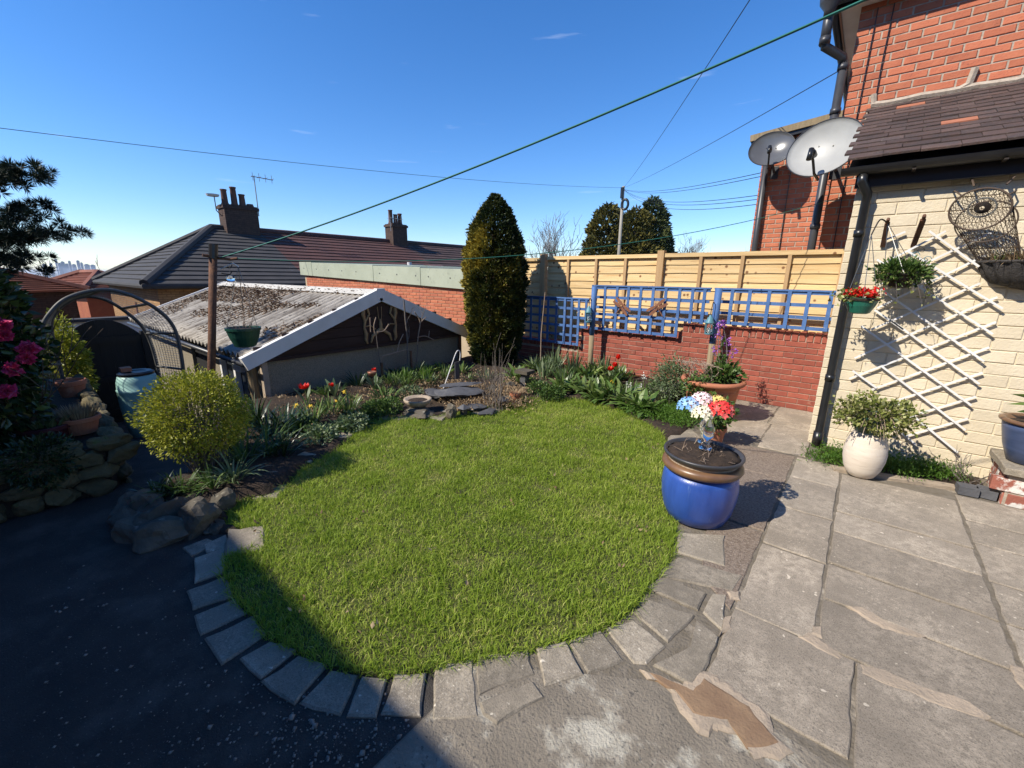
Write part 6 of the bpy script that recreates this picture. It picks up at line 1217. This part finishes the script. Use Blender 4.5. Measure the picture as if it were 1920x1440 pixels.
mat_plant('leaf_litter', 'dead leaves scattered under the plants below the garden wall', [(random.uniform(-4.6, -1.4), random.uniform(5.2, 6.3), .05) for _ in range(40)], 1500, lf_dry, .04, .04, .02, spread=.2)
random.seed(71)
for i in range(30):
    x, y = random.uniform(-5.6, -4.5), random.uniform(2.2, 5.0)
    if inpoly(x, y, LAWN): continue
    m_ = (lf_mid, lf_grey, lf_dark, lf_strap)[i % 4]; clump('strap_plant', 'strap plant with @ leaves in the bed beside the garage', (x, y), 30, random.choice((.14, .2, .27)), (.03, .014, .02, .016)[i % 4], m_, .7, .9, .09, 'strap-leaved plants in the bed beside the garage')
mat_plant('leaf_litter', 'dead leaves and scraps over the soil beside the garage', [(random.uniform(-5.6, -4.5), random.uniform(2.0, 5.2), .1) for _ in range(60)], 2600, lf_dry, .03, .035, .018, spread=.15)
# flowers
def tulip(label, px_, base_px, Yd=None, X=None, s=1.0, group='red tulips', opn=.5):
    h = PX(*px_, X) if X else PY(*px_, Yd); b = Vector((h.x+random.uniform(-.03, .03), h.y+random.uniform(-.03, .03), bz(h.x, h.y))); t = thing('tulip', label, 'flower', b, group)
    MB().tube(spl([b, b.lerp(h, .5)+Vector((.01, .01, 0)), h], 4), .0045, 5).build('stem', M('tulip stem', (.12, .18, .05), rough=.5), t)
    n = 9; a = np.arange(n)*2.4; P = np.array(h)+np.zeros((n, 3)); d = np.stack([np.cos(a)*opn, np.sin(a)*opn, np.full(n, 1)], 1); leaves('petals', P-np.array([0, 0, .02]), d, .085*s, .06*s, pt_red, t, N=np.stack([-np.cos(a), -np.sin(a), np.full(n, .3)], 1), fold=-.25)
    a = rng.random(4)*6.28; straps('leaf', np.array([b]*4), np.stack([np.cos(a)*.5, np.sin(a)*.5, np.ones(4)], 1), .28, .045, .8, lf_grey, t, 5, wprof=BR); return t
tulip('wide open red tulip tallest of the pair above the daffodils', (570, 727), None, X=-5.05, s=1.15, opn=.9); tulip('small red tulip in front of the garage wall', (621, 724), None, X=-5.15, s=.85); tulip('red tulip beside the bronze cup on a stake', (701, 695), None, X=-5.1, s=.8)
tulip('upright red tulip in front of the garden wall', (1159, 672), None, Yd=5.75, s=1.05, opn=.25); tulip('leaning red tulip in front of the garden wall', (1153, 686), None, Yd=5.7, s=1.0, opn=.4); tulip('lowest red tulip in front of the garden wall', (1145, 693), None, Yd=5.65, s=1.0, opn=.6)
for (x, y_) in ((555, 760), (582, 762), (610, 760), (617, 766), (630, 753), (648, 752), (646, 734), (587, 766)):
    h = PX(x, y_, -4.95+random.uniform(-.05, .05)); b = Vector((h.x+.02, h.y+random.uniform(-.04, .04), bz(h.x, h.y))); t = thing('daffodil', 'yellow daffodil in the bed beside the garage', 'flower', b, 'yellow daffodils beside the garage'); MB().tube(spl([b, b.lerp(h, .6), h], 4), .003, 4).build('stem', MATS['tulip stem'], t)
    a = np.arange(6)*math.pi/3; nn = Vector((.6, -.5, .5)).normalized(); s_, u_ = perp(nn); T = np.outer(np.cos(a), np.array(s_))+np.outer(np.sin(a), np.array(u_)); leaves('petals', np.array([h]*6), T, .036, .022, pt_yel, t, N=np.array([nn]*6), fold=.1); MB().tube([h, h+nn*.022], [.008, .013], 8).build('trumpet', M('daffodil trumpet', (.8, .5, .03), rough=.5), t)
for i, (x, y_, m_, lab, nm) in enumerate(((1208, 705, pt_wht, 'white hyacinth spike beside the twiggy shrub', 'hyacinth'), (1202, 727, pt_wht, 'lower white hyacinth nearer the leafy plants', 'hyacinth'), (1148, 718, pt_yel, 'pale yellow primula among the broad leaves', 'primula'), (1180, 722, pt_wht, 'white flower beside the yellow primula', 'narcissus'))):
    h = PY(x, y_, 5.5 if i < 2 else 5.4); b = Vector((h.x, h.y, bz(h.x, h.y))); t = thing(nm, lab, 'flower', b); MB().tube([b, h], .005, 5).build('stem', MATS['tulip stem'], t); P = np.array(h)+rng.normal(0, 1, (26, 3))*np.array([.018, .018, .03]); leaves('petals', P, rand_dirs(26), .026, .018, m_, t)
# twiggy shrub
p = G(1252, 760, .05); ts = thing('twiggy_shrub', 'grey-green twiggy shrub left of the terracotta pot', 'shrub', (p.x, p.y+.1, .03)); mb = MB(); random.seed(31)
for _ in range(14): bare_branches(mb, (p.x+random.gauss(0, .04), p.y+.1+random.gauss(0, .04), .03), (random.gauss(0, .4), random.gauss(0, .4), 1), .26, .009, 2, minr=.003)
mb.build('stems', m_twig_g, ts); P, d = ellipsoid_leaves(2600, (p.x, p.y+.1, .36), (.23, .21, .26), .45, .5, 3.5, seed=12); leaves('foliage', P, d+rand_dirs(2600)*.7, .04, .017, lf_grey, ts)
# cane and bare shrub by the gable
a_, b_ = PY(1022, 548, 5.95), PY(1013, 700, 5.95); tag(MB().tube([b_, a_.lerp(b_, .5)+Vector((-.03, 0, 0)), a_], [.009, .008, .006], 6).build('garden_cane', m_twig), 'tall thin cane standing before the shaded trellis', 'cane')
bs = thing('bare_shrub', 'leafless shrub with pale twigs against the garage gable', 'shrub', (-5.5, 4.2, .1)); oo = lambda q: [PX(420+x/4, 560+y/4, -5.5) for x, y in q]
for q, r_, m_ in (([(1375, 700), (1375, 330), (1360, 150), (1350, 10)], .012, m_twig_g), ([(1450, 340), (1460, 260), (1470, 170), (1430, 100)], .009, m_twig), ([(1468, 190), (1490, 160), (1515, 140)], .007, m_twig), ([(1450, 290), (1500, 280), (1535, 290), (1575, 310)], .007, m_twig), ([(1535, 290), (1540, 240)], .006, m_twig), ([(1185, 650), (1180, 460), (1200, 430), (1260, 412), (1300, 400), (1380, 380)], .009, m_twig), ([(1300, 400), (1315, 330), (1345, 265)], .008, m_twig), ([(1265, 410), (1265, 365)], .006, m_twig), ([(1215, 480), (1212, 505), (1230, 530)], .008, m_twig), ([(1130, 260), (1125, 200), (1140, 140)], .007, m_twig), ([(1150, 250), (1200, 240), (1235, 190)], .007, m_twig), ([(1100, 250), (1095, 140)], .006, m_twig), ([(1375, 480), (1320, 540), (1270, 600)], .007, m_twig_g), ([(1452, 345), (1440, 480), (1380, 640)], .008, m_twig_g), ([(1140, 260), (1160, 420), (1185, 560)], .006, m_twig_g)):
    MB().tube(spl(oo(q), 4), r_, 5).build('branch', m_, bs)
mb = MB(); random.seed(8)
for (x, y_) in ((1360, 200), (1470, 200), (1370, 350)): bare_branches(mb, PX(420+x/4, 560+y_/4, -5.5), (0, .3, 1), .3, .006, 2, minr=.002)
mb.build('twigs', m_twig_g, bs)
for (x, y_) in ((1181, 560), (1400, 470)): a_ = PX(420+x/4, 560+y_/4-20, -5.45); tag(MB().box(a_.x-.012, a_.x+.012, a_.y-.014, a_.y+.014, -.02, a_.z).build('plant_stake', m_rust), 'short brown stake before the garage wall', 'stake', 'brown stakes before the garage wall')
# ================================================================== ROCKERY ORNAMENTS
p = G(778, 772, .03); SB = Vector((p.x, p.y+.05, .09)); sb = thing('stone_bowl', 'shallow stone bowl on the rockery beside the log', 'bowl', SB); MB().lathe([(.08, 0), (.1, .005), (.16, .06), (.172, .09), (.165, .1), (.14, .095), (.1, .06), (0, .055)], 26, SB).build('bowl', m_sandm, sb, smooth=True); MB().lathe([(.13, .075), (0, .085)], 20, SB).build('soil', m_soil, sb)
for i, (x, y_, sx, sy, sz, zz, lab) in enumerate(((778, 778, .2, .16, .05, .05, 'flat stone carrying the stone bowl'), (855, 752, .30, .2, .035, .17, 'broad flat slate ledge over the rockery hollow'), (838, 782, .065, .06, .11, .08, 'upright stone block at the lawn edge below the slate ledge'), (880, 768, .2, .14, .03, .06, 'thin slate lying in the rockery beside the lawn'), (905, 775, .14, .1, .025, .04, 'small slate lying beside the dead stems'), (815, 748, .2, .14, .03, .11, 'slate leaning between bowl and ledge'), (945, 750, .16, .1, .04, .04, 'flat stone beside the small clay pot'), (860, 745, .1, .3, .02, .21, 'narrow slate laid over the rockery ledge'))):
    p = G(x, y_, .04); tag(rock('rock', (p.x, p.y+.06, zz), (sx, sy, sz), i*5.1+3, m_slate if i in (1, 3, 4, 5, 7) else m_rock, None, i*1.3, .05), lab, 'rock', 'stones of the rockery by the yew')
hc = thing('shepherd_hook', 'pale metal shepherd hook with a hanging slate among the grasses', 'garden ornament', G(833, 723, .1)); Xh = G(833, 723, .1).x; pts = [PX(x, y_, Xh) for x, y_ in ((831, 730), (845, 690), (854, 664), (859, 657), (863, 662), (862, 676))]; MB().tube(spl(pts, 4), .007, 6).build('hook', m_white, hc); sl = PX(857, 682, Xh); mb = MB(); mb.obox(sl+Vector((0, 0, -.1)), (.006, 0, 0), (0, .045, .0), (0, 0, .13)); mb.build('slate', m_slate, hc)
bcx = thing('bronze_cup', 'bronze cup on a thin stake in front of the garage wall', 'garden ornament', G(705, 770, .08)); cp = PX(698, 706, -5.0); MB().tube([Vector((cp.x, cp.y+.02, .05)), cp], .006, 6).build('stake', m_metal_d, bcx); MB().lathe([(.01, 0), (.045, .02), (.058, .05), (.06, .07), (.05, .07), (.02, .04)], 18, cp).build('cup', m_copper, bcx, smooth=True)
p = G(962, 755, .03); cpt2 = bowl('clay_pot', 'small clay pot of dry stems at the edge of the lawn by the yew', (p.x, p.y+.05, .03), .075, .13, m_terra); n = 70; a = rng.random(n)*6.28; straps('dry_stems', np.stack([p.x+np.cos(a)*.04, p.y+.05+np.sin(a)*.04, np.full(n, .14)], 1), np.stack([np.cos(a), np.sin(a), np.full(n, .9)], 1), rng.uniform(.08, .16, n), .006, .8, lf_dry, cpt2, seg=4)['kind'] = 'stuff'
p = G(985, 735, .03); pl = thing('dark_plinth', 'dark square stone plinth under the yew', 'garden ornament', (p.x-.25, p.y+.3, .03)); q = Vector((p.x-.25, p.y+.3, .03)); MB().box(q.x-.05, q.x+.05, q.y-.05, q.y+.05, .02, .22).build('stem', m_slate, pl); MB().box(q.x-.12, q.x+.12, q.y-.1, q.y+.1, .22, .27).build('top', m_rock, pl)
for i, (x, y_, lab) in enumerate(((940, 762, 'small dark stone lantern beside the clay pot'), (866, 778, 'tiny stone house ornament beside the slate'))):
    p = G(x, y_, .03); t = thing('stone_lantern', lab, 'garden ornament', (p.x, p.y+.03, .03)); MB().box(p.x-.03, p.x+.03, p.y, p.y+.06, .03, .11).build('body', m_rock, t); mb = MB(); mb.add([(p.x-.06, p.y-.03, .11), (p.x+.06, p.y-.03, .11), (p.x+.06, p.y+.09, .11), (p.x-.06, p.y+.09, .11), (p.x, p.y+.03, .16)], [(3, 2, 1, 0), (0, 1, 4), (1, 2, 4), (2, 3, 4), (3, 0, 4)]); mb.build('roof', m_slate, t)
p = G(918, 770, .03); ds = thing('dead_plant', 'clump of tall dead flower stems at the edge of the lawn', 'plant', (p.x, p.y+.08, .03)); mb = MB(); random.seed(44)
for _ in range(30): b0 = Vector((p.x+random.gauss(0, .06), p.y+.1+random.gauss(0, .06), .02)); bare_branches(mb, b0, (random.gauss(0, .12), random.gauss(0, .12), 1), random.uniform(.3, .62), .0045, 1, .4, (1, 3), 4, .1, .002)
mb.build('stems', m_twig_g, ds)
for i, (x, y_) in enumerate(((893, 740), (925, 735), (955, 728))): p = G(x, y_, .05); tag(rock('rock', (p.x, p.y, .07), (.09, .08, .07), i*9.1+30, m_rock, None, i, .1), 'rounded rockery stone among the dry leaves by the yew', 'rock', 'rounded stones among the leaf litter')
ev = [tuple(G(random.uniform(430, 1250), random.uniform(820, 1180), .03)) for _ in range(26)]; ev = [e for e in ev if inpoly(e[0], e[1], LAWN)]
mat_plant('leaf_litter', 'few stray dead leaves lying on the lawn', ev, 60, lf_dry, .02, .035, .02, spread=.03)

# loose grit on the path and along the edging
random.seed(5); pk = []
for _ in range(900):
    x, y_ = (random.gauss(640, 130), random.gauss(1360, 60)) if random.random() < .6 else (random.uniform(60, 820), random.uniform(1060, 1440))
    q = G(x, y_, .004)
    if q.x < -1.06 and q.y < .74 and not inpoly(q.x, q.y, LAWN): pk.append((q.x, q.y))
pk = np.array(pk); n = len(pk); oc = np.array([(1, 0, 0), (-1, 0, 0), (0, 1, 0), (0, -1, 0), (0, 0, 1), (0, 0, -1)], float); of = np.array([(0, 2, 4), (2, 1, 4), (1, 3, 4), (3, 0, 4), (2, 0, 5), (1, 2, 5), (3, 1, 5), (0, 3, 5)])
sz = rng.lognormal(-5.5, .45, n); V = np.concatenate([pk, np.full((n, 1), .003)], 1)[:, None, :]+oc[None]*sz[:, None, None]*rng.uniform(.6, 1.3, (n, 6, 3)); Fc = (np.arange(n)[:, None, None]*6+of[None]).reshape(-1, 3)
tag(np_mesh('gravel', V.reshape(-1, 3), Fc, M('pale grit', (.3, .27, .23), (.16, .145, .125), rough=.9, scale=60), loc=(0, 0, 0)), 'loose pale grit scattered on the dark path', 'gravel', kind='stuff')
# ================================================================== AIR
m_haze, nt, out = _mat('haze'); pv = nt.nodes.new('ShaderNodeVolumePrincipled'); pv.inputs['Color'].default_value = (.78, .86, 1, 1); pv.inputs['Density'].default_value = .00013; pv.inputs['Anisotropy'].default_value = .2
nt.links.new(pv.outputs[0], out.inputs['Volume'])
tag(MB().box(-16800, 6500, -9500, 14800, -75, 20).build('haze', m_haze), 'faint blue haze over the far town', 'haze', kind='stuff')
